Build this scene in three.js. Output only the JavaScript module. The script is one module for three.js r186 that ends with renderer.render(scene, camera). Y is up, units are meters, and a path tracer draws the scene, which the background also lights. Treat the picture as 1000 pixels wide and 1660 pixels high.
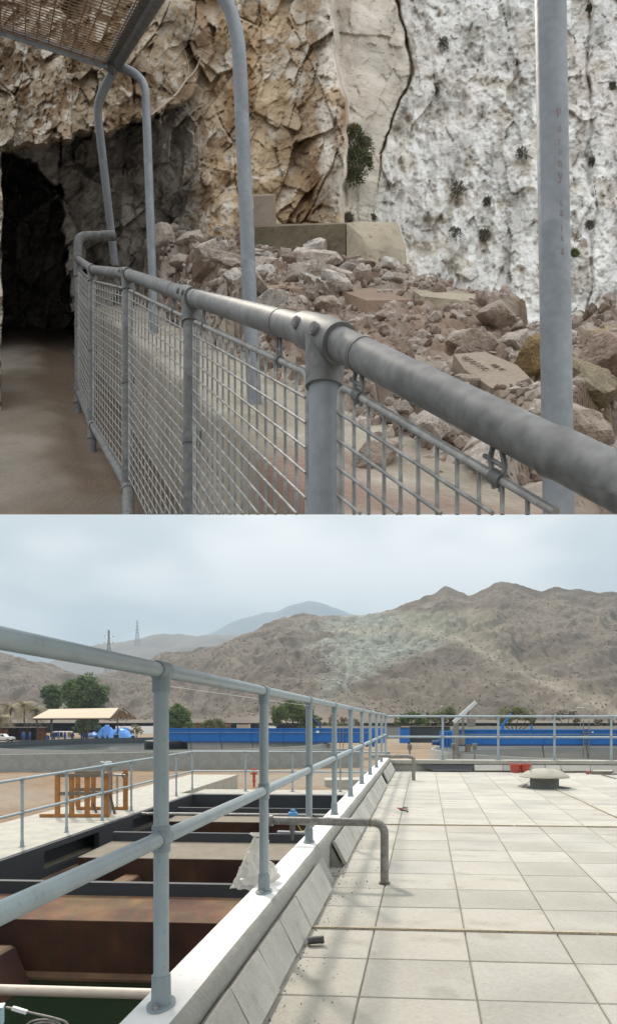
import * as THREE from 'three';
import { mergeGeometries, mergeVertices, toCreasedNormals } from 'three/addons/utils/BufferGeometryUtils.js';
import { ConvexGeometry } from 'three/addons/geometries/ConvexGeometry.js';
import { RoundedBoxGeometry } from 'three/addons/geometries/RoundedBoxGeometry.js';
import { TextGeometry } from 'three/addons/geometries/TextGeometry.js';
import { FontLoader } from 'three/addons/loaders/FontLoader.js';
import { MarchingCubes } from 'three/addons/objects/MarchingCubes.js';

// ---------------------------------------------------------------- camera, sky, sun, exposure
const V = (x, y, z) => new THREE.Vector3(x, y, z);
const FOCAL = 1200, U0 = 600, VH = 1158;      // lens in photograph pixels: a level camera with a shifted lens
const SCALE_ROOF = 1.25, SCALE_LEDGE = 0.6;
const EYE = 1.21 * SCALE_ROOF;                // eye above the roof paving (y = 0)
const scene = new THREE.Scene();
const camera = new THREE.PerspectiveCamera(2 * Math.atan(830 / FOCAL) * 180 / Math.PI, 1000 / 1660, 0.05, 9000);
camera.position.set(0, EYE, 0);
camera.lookAt(0, EYE, -10);
camera.setViewOffset(1000, 1660, 500 - U0, 830 - VH, 1000, 1660);
const renderer = new THREE.WebGLRenderer({ antialias: true });
renderer.setSize(1000, 1660);
renderer.toneMapping = THREE.LinearToneMapping;
renderer.toneMappingExposure = 1.9;
renderer.shadowMap.enabled = true;

// seeded noise
function rng(seed) { let a = seed >>> 0; return () => { a = (a + 0x6D2B79F5) | 0; let t = Math.imul(a ^ (a >>> 15), 1 | a); t = (t + Math.imul(t ^ (t >>> 7), 61 | t)) ^ t; return ((t ^ (t >>> 14)) >>> 0) / 4294967296; }; }
function h3(x, y, z) { let h = Math.imul(x, 374761393) + Math.imul(y, 668265263) + Math.imul(z, 2147483647 ^ 0x5bd1e995); h = Math.imul(h ^ (h >>> 13), 1274126177); h = Math.imul(h ^ (h >>> 16), 0x85ebca6b); return ((h ^ (h >>> 15)) >>> 0) / 4294967296; }
const fade = t => t * t * (3 - 2 * t);
function vn(x, y, z = 0) {
  const xi = Math.floor(x), yi = Math.floor(y), zi = Math.floor(z), a = fade(x - xi), b = fade(y - yi), c = fade(z - zi);
  const L = (p, q, t) => p + (q - p) * t;
  const f0 = L(L(h3(xi, yi, zi), h3(xi + 1, yi, zi), a), L(h3(xi, yi + 1, zi), h3(xi + 1, yi + 1, zi), a), b);
  if (c === 0) return f0 * 2 - 1;
  const f1 = L(L(h3(xi, yi, zi + 1), h3(xi + 1, yi, zi + 1), a), L(h3(xi, yi + 1, zi + 1), h3(xi + 1, yi + 1, zi + 1), a), b);
  return L(f0, f1, c) * 2 - 1;
}
function fbm(x, y, z = 0, o = 4) { let s = 0, a = 0.5, f = 1; for (let i = 0; i < o; i++) { s += a * vn(x * f + i * 17.3, y * f + i * 9.1, z * f); a *= 0.5; f *= 2.03; } return s; }
// tilted random facets with steps between them, like fractured rock; returns [height, cell hash, closeness to a joint]
function facet(x, y, seed, off = 0.3, tilt = 1) {
  const xi = Math.floor(x), yi = Math.floor(y); let best = 9, second = 9, bx = 0, by = 0, ci = 0, cj = 0;
  for (let j = -1; j <= 1; j++) for (let i = -1; i <= 1; i++) {
    const cx = xi + i, cy = yi + j, px = cx + h3(cx, cy, seed), py = cy + h3(cx, cy, seed + 1);
    const d = (x - px) ** 2 + (y - py) ** 2;
    if (d < best) { second = best; best = d; bx = px; by = py; ci = cx; cj = cy; } else if (d < second) second = d;
  }
  const gx = h3(ci, cj, seed + 2) * 2 - 1, gy = h3(ci, cj, seed + 3) * 2 - 1, o = h3(ci, cj, seed + 4) * 2 - 1;
  return [off * o + tilt * (gx * (x - bx) + gy * (y - by)), h3(ci, cj, seed + 5), Math.sqrt(second) - Math.sqrt(best)];
}
const clamp = (x, a = 0, b = 1) => Math.min(b, Math.max(a, x));
const sst = (a, b, x) => fade(clamp((x - a) / (b - a)));
const mix = (a, b, t) => a + (b - a) * t;
const mix3 = (a, b, t) => [mix(a[0], b[0], t), mix(a[1], b[1], t), mix(a[2], b[2], t)];
function lut(pts) { return x => { if (x <= pts[0][0]) return pts[0][1]; for (let i = 1; i < pts.length; i++) if (x <= pts[i][0]) return mix(pts[i - 1][1], pts[i][1], (x - pts[i - 1][0]) / (pts[i][0] - pts[i - 1][0])); return pts[pts.length - 1][1]; }; }

// hazy overcast sky: brighter overhead than at the horizon, with soft cloud
{
  const W = 1024, H = 512, data = new Float32Array(W * H * 4);
  for (let j = 0; j < H; j++) for (let i = 0; i < W; i++) {
    const th = (j + 0.5) / H * Math.PI - Math.PI / 2, ph = ((i + 0.5) / W - 0.5) * 2 * Math.PI;
    const y = Math.sin(th), c = Math.cos(th), x = c * Math.cos(ph), z = c * Math.sin(ph);
    const s = Math.max(0, y), q = 1 / (s + 0.22);
    let n = fbm(x * q * 0.9 + 31.7, z * q * 0.9 + 8.2, 0, 5) * 1.5;
    n += 0.5 * fbm(x * q * 2.6 + 3.7, z * q * 2.2 + 1.2, 0, 4);
    const cl = sst(-0.30, 0.40, n);
    const L = 1.27 * (1 + 3.2 * s) / 4.2;
    let col = mix3([0.73, 0.775, 0.80], [1.15, 1.145, 1.12], cl);
    col = mix3(col, [0.93, 0.965, 0.98], sst(0.12, 0.0, y) * 0.5);
    const k = y < 0 ? mix(1, 0.35, sst(0, -0.12, y)) : 1, o = (j * W + i) * 4;
    data[o] = L * col[0] * k; data[o + 1] = L * col[1] * k; data[o + 2] = L * col[2] * k; data[o + 3] = 1;
  }
  const sky = new THREE.DataTexture(data, W, H, THREE.RGBAFormat, THREE.FloatType);
  sky.mapping = THREE.EquirectangularReflectionMapping; sky.magFilter = sky.minFilter = THREE.LinearFilter; sky.wrapS = THREE.RepeatWrapping; sky.needsUpdate = true;
  scene.background = sky; scene.environment = sky;
}
const sun = new THREE.DirectionalLight(0xfff3e2, 2.0);      // veiled sun, high over the far left of the roof
sun.position.set(-31, 74, -60);
sun.castShadow = true; sun.shadow.radius = 8; sun.shadow.mapSize.set(4096, 4096);
Object.assign(sun.shadow.camera, { left: -40, right: 40, top: 40, bottom: -40, near: 1, far: 260 });
scene.add(sun); scene.add(sun.target);
scene.fog = new THREE.FogExp2(0xa6bac9, 0.0002);

// ---------------------------------------------------------------- helpers
const at = (u, v, d) => V((u - U0) / FOCAL * d, EYE + (VH - v) / FOCAL * d, -d);
const roofAt = (u, v, d) => at(u, v, d * SCALE_ROOF);
const ledgeAt = (u, v, d) => at(u, v, d * SCALE_LEDGE);
const yaw = Math.atan(0.0733), CA = Math.cos(yaw), SA = Math.sin(yaw);
const roof = (r, y, f) => V((r * CA + f * SA) * SCALE_ROOF, y * SCALE_ROOF, (r * SA - f * CA) * SCALE_ROOF);      // right of, above, along the roof edge
const RISE = (VH - 380) / FOCAL;             // the ledge path climbs a steep hillside
const ledge = (x, h, d) => V(x * SCALE_LEDGE, EYE + (h + RISE * d) * SCALE_LEDGE, -d * SCALE_LEDGE);
const CUT = (VH - 834) / FOCAL;              // the ledge's underside slope

const used = {};
function numbered(name) { const n = used[name] = (used[name] ?? -1) + 1; return n ? name + '_' + String(n).padStart(3, '0') : name; }
function thing(name, label, category, base = V(0, 0, 0), group) {
  const o = new THREE.Group(); o.name = numbered(name); o.position.copy(base); o.userData = { label, category };
  if (group) o.userData.group = group;
  scene.add(o); return o;
}
function plain(g) {
  let q = g.index ? g.toNonIndexed() : g.clone();
  for (const k of Object.keys(q.attributes)) if (!['position', 'normal', 'uv'].includes(k)) q.deleteAttribute(k);
  if (!q.attributes.normal) q.computeVertexNormals();
  if (!q.attributes.uv) q = boxUV(q);
  q.morphAttributes = {}; q.clearGroups();
  return q;
}
function boxUV(g) {
  const q = g.index ? g.toNonIndexed() : g, p = q.attributes.position, uv = new Float32Array(p.count * 2), a = V(), b = V(), c = V(), n = V();
  for (let i = 0; i < p.count; i += 3) {
    a.fromBufferAttribute(p, i); b.fromBufferAttribute(p, i + 1); c.fromBufferAttribute(p, i + 2);
    n.copy(b).sub(a).cross(c.clone().sub(a)); const ax = Math.abs(n.x), ay = Math.abs(n.y), az = Math.abs(n.z);
    [a, b, c].forEach((w, k) => { const [s, t] = ay >= ax && ay >= az ? [w.x, w.z] : ax > az ? [w.z, w.y] : [w.x, w.y]; uv[(i + k) * 2] = s; uv[(i + k) * 2 + 1] = t; });
  }
  q.setAttribute('uv', new THREE.BufferAttribute(uv, 2)); return q;
}
// one named mesh out of world-space geometries, under a thing (or on its own)
function obj(name, geos, mat, parent = scene) {
  geos = (Array.isArray(geos) ? geos : [geos]).map(plain);
  const g = geos.length > 1 ? mergeGeometries(geos) : geos[0];
  let p = parent; const off = V();
  while (p && p !== scene) { off.add(p.position); p = p.parent; }
  g.translate(-off.x, -off.y, -off.z);
  const m = new THREE.Mesh(g, mat); m.name = parent === scene ? numbered(name) : name;
  parent.add(m); return m;
}
function tag(o, label, category, group) { o.userData.label = label; o.userData.category = category; if (group) o.userData.group = group; return o; }
function struct(o) { o.userData.kind = 'structure'; return o; }
function stuff(o) { o.userData.kind = 'stuff'; return o; }
function dup(root, pos, label, turn) {
  const r = root.clone(); r.name = numbered(root.name.replace(/_\d{3}$/, '')); r.position.copy(pos); r.userData = { ...root.userData };
  if (turn !== undefined) r.rotation.y = turn; if (label) r.userData.label = label; scene.add(r); return r;
}
function roundPath(pts, bend, steps = 7) {
  if (!bend) return pts; const out = [pts[0]];
  for (let i = 1; i < pts.length - 1; i++) {
    const a = pts[i].clone().sub(pts[i - 1]), b = pts[i + 1].clone().sub(pts[i]), k = Math.min(bend, a.length() * 0.49, b.length() * 0.49);
    const p = pts[i].clone().addScaledVector(a.normalize(), -k), q = pts[i].clone().addScaledVector(b.normalize(), k);
    for (let s = 0; s <= steps; s++) { const t = s / steps; out.push(p.clone().multiplyScalar((1 - t) ** 2).addScaledVector(pts[i], 2 * t * (1 - t)).addScaledVector(q, t * t)); }
  }
  out.push(pts[pts.length - 1]); return out;
}
function sweep(pts, r, { seg = 12, bend = 0, caps = true, r2 = r } = {}) {
  const P = roundPath(pts, bend), n = P.length, pos = [], nor = [], uv = [], idx = [];
  const T = P.map((p, i) => P[Math.min(n - 1, i + 1)].clone().sub(P[Math.max(0, i - 1)]).normalize());
  let N = Math.abs(T[0].y) < 0.9 ? V(0, 1, 0) : V(1, 0, 0); N.addScaledVector(T[0], -N.dot(T[0])).normalize();
  let len = 0;
  for (let i = 0; i < n; i++) {
    if (i) { len += P[i].distanceTo(P[i - 1]); N.addScaledVector(T[i], -N.dot(T[i])).normalize(); }
    const B = T[i].clone().cross(N), rr = mix(r, r2, i / (n - 1));
    for (let k = 0; k <= seg; k++) { const a = k / seg * Math.PI * 2, d = N.clone().multiplyScalar(Math.cos(a)).addScaledVector(B, Math.sin(a)); pos.push(P[i].x + d.x * rr, P[i].y + d.y * rr, P[i].z + d.z * rr); nor.push(d.x, d.y, d.z); uv.push(k / seg * 6.283 * rr, len); }
  }
  for (let i = 0; i < n - 1; i++) for (let k = 0; k < seg; k++) { const a = i * (seg + 1) + k, b = a + seg + 1; idx.push(a, a + 1, b, b, a + 1, b + 1); }
  if (caps) for (const e of [0, n - 1]) {
    const s = e ? 1 : -1, c = pos.length / 3, o = e * (seg + 1); pos.push(P[e].x, P[e].y, P[e].z); nor.push(T[e].x * s, T[e].y * s, T[e].z * s); uv.push(0, 0);
    for (let k = 0; k <= seg; k++) { pos.push(pos[(o + k) * 3], pos[(o + k) * 3 + 1], pos[(o + k) * 3 + 2]); nor.push(T[e].x * s, T[e].y * s, T[e].z * s); uv.push(Math.cos(k), Math.sin(k)); }
    for (let k = 0; k < seg; k++) e ? idx.push(c, c + 1 + k, c + 2 + k) : idx.push(c, c + 2 + k, c + 1 + k);
  }
  const g = new THREE.BufferGeometry();
  g.setAttribute('position', new THREE.Float32BufferAttribute(pos, 3)); g.setAttribute('normal', new THREE.Float32BufferAttribute(nor, 3)); g.setAttribute('uv', new THREE.Float32BufferAttribute(uv, 2)); g.setIndex(idx);
  return g;
}
function hull(points) { const g = new ConvexGeometry(points); g.computeVertexNormals(); return boxUV(g); }
function bar(p, q, w, h, up = V(0, 1, 0)) {      // a squared bar from p to q
  const z = q.clone().sub(p), L = z.length(); z.normalize(); const x = up.clone().cross(z).normalize(), y = z.clone().cross(x);
  const g = boxUV(new THREE.BoxGeometry(w, h, L).toNonIndexed()); g.applyMatrix4(new THREE.Matrix4().makeBasis(x, y, z)); g.translate((p.x + q.x) / 2, (p.y + q.y) / 2, (p.z + q.z) / 2); return g;
}
function block(c, sx, sy, sz, turn = 0, r = 0.004) { const g = boxUV(new RoundedBoxGeometry(sx, sy, sz, 1, Math.min(r, sx / 3, sy / 3, sz / 3)).toNonIndexed()); g.rotateY(turn); g.translate(c.x, c.y, c.z); return g; }
function lathe(profile, c, seg = 24) { const g = new THREE.LatheGeometry(profile.map(([r, y]) => new THREE.Vector2(r, y)), seg); g.translate(c.x, c.y, c.z); return g; }
// trims a world-space geometry along the sloping cut under the ledge
function trim(g) {
  const q = g.index ? g.toNonIndexed() : g, p = q.attributes.position, keep = [];
  const low = i => p.getY(i) - EYE + p.getZ(i) * CUT;
  for (let i = 0; i < p.count; i += 3) if (Math.max(low(i), low(i + 1), low(i + 2)) > 0) keep.push(i, i + 1, i + 2);
  const out = new THREE.BufferGeometry();
  for (const k of Object.keys(q.attributes)) { const A = q.attributes[k], s = A.itemSize, arr = new Float32Array(keep.length * s); keep.forEach((v, n) => { for (let c = 0; c < s; c++) arr[n * s + c] = A.array[v * s + c]; }); out.setAttribute(k, new THREE.BufferAttribute(arr, s)); }
  const o = out.attributes.position; for (let i = 0; i < o.count; i++) o.setY(i, Math.max(o.getY(i), EYE - o.getZ(i) * CUT));
  return out;
}
// grid surface with vertex colours
function sheet(nu, nv, fn, { uvScale = 1, flat = false } = {}) {
  const pos = new Float32Array((nu + 1) * (nv + 1) * 3), col = new Float32Array(pos.length), uv = new Float32Array((nu + 1) * (nv + 1) * 2), idx = [];
  for (let j = 0; j <= nv; j++) for (let i = 0; i <= nu; i++) {
    const k = j * (nu + 1) + i, [p, c, s, t] = fn(i / nu, j / nv);
    pos[k * 3] = p.x; pos[k * 3 + 1] = p.y; pos[k * 3 + 2] = p.z; col[k * 3] = c[0]; col[k * 3 + 1] = c[1]; col[k * 3 + 2] = c[2];
    uv[k * 2] = (s ?? p.x) * uvScale; uv[k * 2 + 1] = (t ?? p.z) * uvScale;
    if (i < nu && j < nv) { const b = k + nu + 1; idx.push(k, b, k + 1, k + 1, b, b + 1); }
  }
  const g = new THREE.BufferGeometry();
  g.setAttribute('position', new THREE.BufferAttribute(pos, 3)); g.setAttribute('color', new THREE.BufferAttribute(col, 3)); g.setAttribute('uv', new THREE.BufferAttribute(uv, 2)); g.setIndex(idx);
  g.computeVertexNormals(); return g;
}
function raw(name, g, mat, parent = scene) { const m = new THREE.Mesh(g, mat); m.name = parent === scene ? numbered(name) : name; parent.add(m); return m; }

// ---------------------------------------------------------------- materials
function pv(x, y, p, s) { const xi = Math.floor(x), yi = Math.floor(y), a = fade(x - xi), b = fade(y - yi), m = n => ((n % p) + p) % p; return mix(mix(h3(m(xi), m(yi), s), h3(m(xi + 1), m(yi), s), a), mix(h3(m(xi), m(yi + 1), s), h3(m(xi + 1), m(yi + 1), s), a), b); }
function pf(x, y, p, s, o = 4) { let r = 0, a = 0.5, t = 0; for (let i = 0; i < o; i++) { r += a * pv(x * p, y * p, p, s + i); t += a; a *= 0.55; p *= 2; } return r / t; }
function tex(n, fn, rep = 1, srgb = true) {
  const d = new Uint8Array(n * n * 4);
  for (let j = 0; j < n; j++) for (let i = 0; i < n; i++) { const c = fn(i / n, j / n), o = (j * n + i) * 4; for (let k = 0; k < 3; k++) d[o + k] = clamp(Array.isArray(c) ? c[k] : c) * 255; d[o + 3] = 255; }
  const t = new THREE.DataTexture(d, n, n); t.wrapS = t.wrapT = THREE.RepeatWrapping; t.magFilter = THREE.LinearFilter; t.minFilter = THREE.LinearMipmapLinearFilter; t.generateMipmaps = true; t.repeat.set(rep, rep);
  if (srgb) t.colorSpace = THREE.SRGBColorSpace; t.needsUpdate = true; return t;
}
const rgb = (r, g, b) => new THREE.Color().setRGB(r, g, b);
const T = {};
T.rockBump = tex(512, (x, y) => 0.55 * pf(x, y, 8, 1, 6) + 0.45 * Math.abs(pf(x, y, 14, 9, 5) - 0.5) * 2, 1.1, false);
T.rockCol = tex(512, (x, y) => { const n = pf(x, y, 6, 31, 6), s = pf(x, y, 40, 51, 3); const k = 0.72 + 0.46 * n - (s > 0.64 ? 0.3 * (s - 0.64) * 3 : 0); return [k, k * 0.995, k * 0.985]; }, 0.9);
T.concBump = tex(512, (x, y) => 0.6 * pf(x, y, 16, 3, 5) + 0.4 * pf(x, y, 90, 5, 2), 1.7, false);
T.concCol = tex(512, (x, y) => { const n = pf(x, y, 5, 61, 6), g = pf(x, y, 120, 65, 2), s = pf(x, y, 9, 71, 4); const k = 0.86 + 0.20 * n + 0.10 * (g - 0.5) - 0.25 * Math.max(0, s - 0.62); return [k, k * 0.995, k * 0.975]; }, 0.8);
T.tileCol = tex(512, (x, y) => { const n = pf(x, y, 3, 161, 6), g = pf(x, y, 140, 165, 2), s = pf(x, y, 7, 171, 5); const dot = pf(x, y, 60, 181, 2); const k = 0.965 + 0.20 * (n - 0.5) + 0.09 * (g - 0.5) - 0.5 * Math.max(0, s - 0.60) * sst(0.42, 0.6, n) - 0.5 * Math.max(0, dot - 0.80); return [k, k * 0.995, k * (0.99 - 0.03 * s)]; }, 0.47);
T.galv = tex(256, (x, y) => { const n = pf(x, y, 14, 81, 5), g = pf(x, y, 50, 85, 3), s = pf(x, y, 9, 88, 4); const k = 0.70 + 0.30 * n + 0.30 * (g - 0.5) - 0.7 * Math.max(0, s - 0.60); return [k, k * 1.0, k * 1.0]; }, 2.4);
T.galvSoft = tex(256, (x, y) => { const n = pf(x, y * 0.25, 16, 281, 4), g = pf(x, y, 50, 285, 3); const k = 0.80 + 0.22 * n + 0.10 * (g - 0.5); return [k, k, k]; }, 2.4);
T.rust = tex(512, (x, y) => { const n = pf(x, y, 4, 91, 6), d = pf(x, y * 0.25, 24, 95, 4), k = 0.45 + 0.5 * n; return [k * (1 + 0.3 * (d - 0.5)), k * (0.9 + 0.25 * (n - 0.5)), k * 0.85]; }, 0.4);
T.paint = tex(256, (x, y) => 0.94 + 0.08 * pf(x, y, 8, 111, 5) - 0.12 * Math.max(0, pf(x, y, 24, 117, 3) - 0.66) * 3, 1.3);
T.wood = tex(256, (x, y) => { const n = pf(x, y, 4, 121, 5), g = pf(x * 1.0, y * 0.125, 64, 125, 3); const k = 0.68 + 0.22 * n + 0.25 * (g - 0.5); return [k, k * 0.96, k * 0.9]; }, 2);
T.bark = tex(256, (x, y) => 0.6 + 0.5 * (pf(x, y * 0.25, 24, 131, 4) - 0.5), 0.6);
const M = {};
const std = (o) => new THREE.MeshStandardMaterial(o);
M.cliff = std({ vertexColors: true, map: T.rockCol, bumpMap: T.rockBump, bumpScale: 0.03, roughness: 0.95 });
M.rubble = std({ vertexColors: true, map: T.rockCol, bumpMap: T.rockBump, bumpScale: 0.022, roughness: 0.97 });
M.stones = [[0.62, 0.53, 0.47], [0.76, 0.70, 0.65], [0.50, 0.40, 0.335], [0.40, 0.30, 0.24]].map(c => std({ color: rgb(...c), map: T.rockCol, bumpMap: T.rockBump, bumpScale: 0.016, roughness: 0.95 }));
M.slab = std({ color: rgb(0.30, 0.21, 0.155), map: T.concCol, bumpMap: T.concBump, bumpScale: 0.004, roughness: 0.92 });
M.slabPale = std({ color: rgb(0.33, 0.265, 0.215), map: T.concCol, bumpMap: T.concBump, bumpScale: 0.004, roughness: 0.92 });
M.wallBrown = std({ color: rgb(0.19, 0.155, 0.10), map: T.rockCol, bumpMap: T.rockBump, bumpScale: 0.012, roughness: 0.95 });
M.oldConcrete = std({ color: rgb(0.38, 0.32, 0.24), map: T.rockCol, bumpMap: T.rockBump, bumpScale: 0.014, roughness: 0.95 });
M.galv = std({ color: rgb(0.20, 0.198, 0.197), map: T.galv, metalness: 0.2, roughness: 0.58, bumpMap: T.galv, bumpScale: 0.0002 });
M.galvLight = std({ color: rgb(0.27, 0.29, 0.315), map: T.galvSoft, metalness: 0.25, roughness: 0.6, bumpMap: T.galv, bumpScale: 0.0006 });
M.wire = std({ color: rgb(0.37, 0.362, 0.345), map: T.galv, metalness: 0.4, roughness: 0.5 });
M.wireRust = std({ color: rgb(0.33, 0.25, 0.18), map: T.rust, metalness: 0.2, roughness: 0.7 });
M.bolt = std({ color: rgb(0.13, 0.12, 0.12), roughness: 0.6, metalness: 0.5 });
M.ink = std({ color: rgb(0.22, 0.14, 0.135), roughness: 0.9 });
M.carve = std({ color: rgb(0.15, 0.115, 0.09), roughness: 1 });
M.railPaint = std({ color: rgb(0.325, 0.39, 0.415), map: T.paint, roughness: 0.42, metalness: 0.05 });
M.fitting = std({ color: rgb(0.26, 0.315, 0.34), map: T.paint, roughness: 0.55 });
M.white = std({ color: rgb(0.90, 0.90, 0.885), map: T.paint, roughness: 0.8, bumpMap: T.concBump, bumpScale: 0.002 });
M.kerb = std({ color: rgb(0.36, 0.36, 0.34), map: T.concCol, roughness: 0.92, bumpMap: T.concBump, bumpScale: 0.006 });
M.tiles = [[0.415, 0.403, 0.375], [0.391, 0.380, 0.354], [0.433, 0.421, 0.391], [0.405, 0.396, 0.371], [0.378, 0.366, 0.338], [0.420, 0.405, 0.373], [0.399, 0.391, 0.369], [0.425, 0.413, 0.381], [0.384, 0.374, 0.348], [0.410, 0.397, 0.366]].map(c => std({ color: rgb(...c), map: T.tileCol, roughness: 0.82, bumpMap: T.concBump, bumpScale: 0.0018 }));
M.skirt = [[0.49, 0.48, 0.45], [0.465, 0.455, 0.425], [0.515, 0.505, 0.475]].map(c => std({ color: rgb(...c), map: T.concCol, roughness: 0.85, bumpMap: T.concBump, bumpScale: 0.003 }));
M.mortar = std({ color: rgb(0.36, 0.35, 0.32), map: T.concCol, roughness: 0.97 });
M.concrete = std({ color: rgb(0.40, 0.388, 0.355), map: T.concCol, roughness: 0.9, bumpMap: T.concBump, bumpScale: 0.004 });
M.greyWall = std({ color: rgb(0.33, 0.34, 0.335), map: T.concCol, roughness: 0.9 });
M.black = std({ color: rgb(0.022, 0.026, 0.032), map: T.paint, roughness: 0.6 });
M.darkRim = std({ color: rgb(0.035, 0.05, 0.06), map: T.paint, roughness: 0.6 });
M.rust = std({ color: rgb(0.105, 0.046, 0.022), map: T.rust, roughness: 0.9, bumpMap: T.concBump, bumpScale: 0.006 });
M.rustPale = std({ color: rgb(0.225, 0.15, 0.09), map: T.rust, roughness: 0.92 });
M.silt = std({ color: rgb(0.20, 0.172, 0.14), map: T.concCol, roughness: 0.92 });
M.pipe = std({ color: rgb(0.34, 0.325, 0.30), map: T.galv, roughness: 0.5, metalness: 0.3 });
M.pipeCream = std({ color: rgb(0.52, 0.44, 0.37), map: T.paint, roughness: 0.5 });
M.blue = std({ color: rgb(0.012, 0.15, 0.47), map: T.paint, roughness: 0.5 });
M.blueDark = std({ color: rgb(0.02, 0.07, 0.20), map: T.paint, roughness: 0.55 });
M.red = std({ color: rgb(0.42, 0.065, 0.045), map: T.paint, roughness: 0.5 });
M.wood = std({ color: rgb(0.52, 0.255, 0.085), map: T.wood, roughness: 0.8 });
M.woodGrey = std({ color: rgb(0.24, 0.21, 0.18), map: T.wood, roughness: 0.85 });
M.strip = std({ color: rgb(0.68, 0.64, 0.54), map: T.wood, roughness: 0.85 });
M.steel = std({ color: rgb(0.40, 0.42, 0.43), map: T.galv, roughness: 0.45, metalness: 0.5 });
M.rubber = std({ color: rgb(0.02, 0.02, 0.022), roughness: 0.85 });
M.glass = std({ color: rgb(0.03, 0.035, 0.04), roughness: 0.1 });
M.sheetRoof = std({ color: rgb(0.50, 0.42, 0.32), map: T.concCol, roughness: 0.85, side: THREE.DoubleSide });
M.shedBrown = std({ color: rgb(0.26, 0.105, 0.045), map: T.rust, roughness: 0.85 });
M.brownSteel = std({ color: rgb(0.075, 0.05, 0.04), roughness: 0.75 });
M.tarp = std({ color: rgb(0.10, 0.30, 0.72), map: T.paint, roughness: 0.5, side: THREE.DoubleSide });
M.carWhite = new THREE.MeshPhysicalMaterial({ color: rgb(0.75, 0.75, 0.73), roughness: 0.35, clearcoat: 0.6, clearcoatRoughness: 0.15 });
M.overall = std({ color: rgb(0.03, 0.10, 0.36), roughness: 0.9 });
M.darkCloth = std({ color: rgb(0.035, 0.035, 0.045), roughness: 0.9 });
M.skin = std({ color: rgb(0.20, 0.11, 0.07), roughness: 0.7 });
M.bark = std({ color: rgb(0.15, 0.11, 0.075), map: T.bark, roughness: 0.95 });
const leafMat = c => new THREE.MeshPhysicalMaterial({ color: rgb(...c), roughness: 0.9, transmission: 0.3, thickness: 0, side: THREE.DoubleSide });
M.leafDeep = leafMat([0.105, 0.16, 0.048]); M.leafMid = leafMat([0.12, 0.165, 0.045]); M.leafPale = leafMat([0.17, 0.185, 0.075]); M.leafDry = leafMat([0.26, 0.215, 0.12]);
M.leafGrey = leafMat([0.125, 0.115, 0.075]); M.leafRust = leafMat([0.34, 0.15, 0.045]); M.leafOlive = leafMat([0.088, 0.112, 0.042]);
M.bag = new THREE.MeshPhysicalMaterial({ color: rgb(0.86, 0.84, 0.79), roughness: 0.45, transmission: 0.38, thickness: 0, side: THREE.DoubleSide });
M.water = new THREE.MeshPhysicalMaterial({ color: rgb(0.006, 0.014, 0.007), roughness: 0.06 });
M.tankWater = new THREE.MeshPhysicalMaterial({ color: rgb(0.02, 0.028, 0.026), roughness: 0.12 });
M.hill = std({ vertexColors: true, roughness: 1 });
M.sand = std({ vertexColors: true, map: T.concCol, roughness: 1, bumpMap: T.rockBump, bumpScale: 0.05 });
M.path = std({ color: rgb(0.215, 0.182, 0.152), map: T.concCol, roughness: 0.93, bumpMap: T.concBump, bumpScale: 0.008 });
const font = await new FontLoader().loadAsync('fonts/droid/droid_sans_regular.typeface.json');

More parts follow.
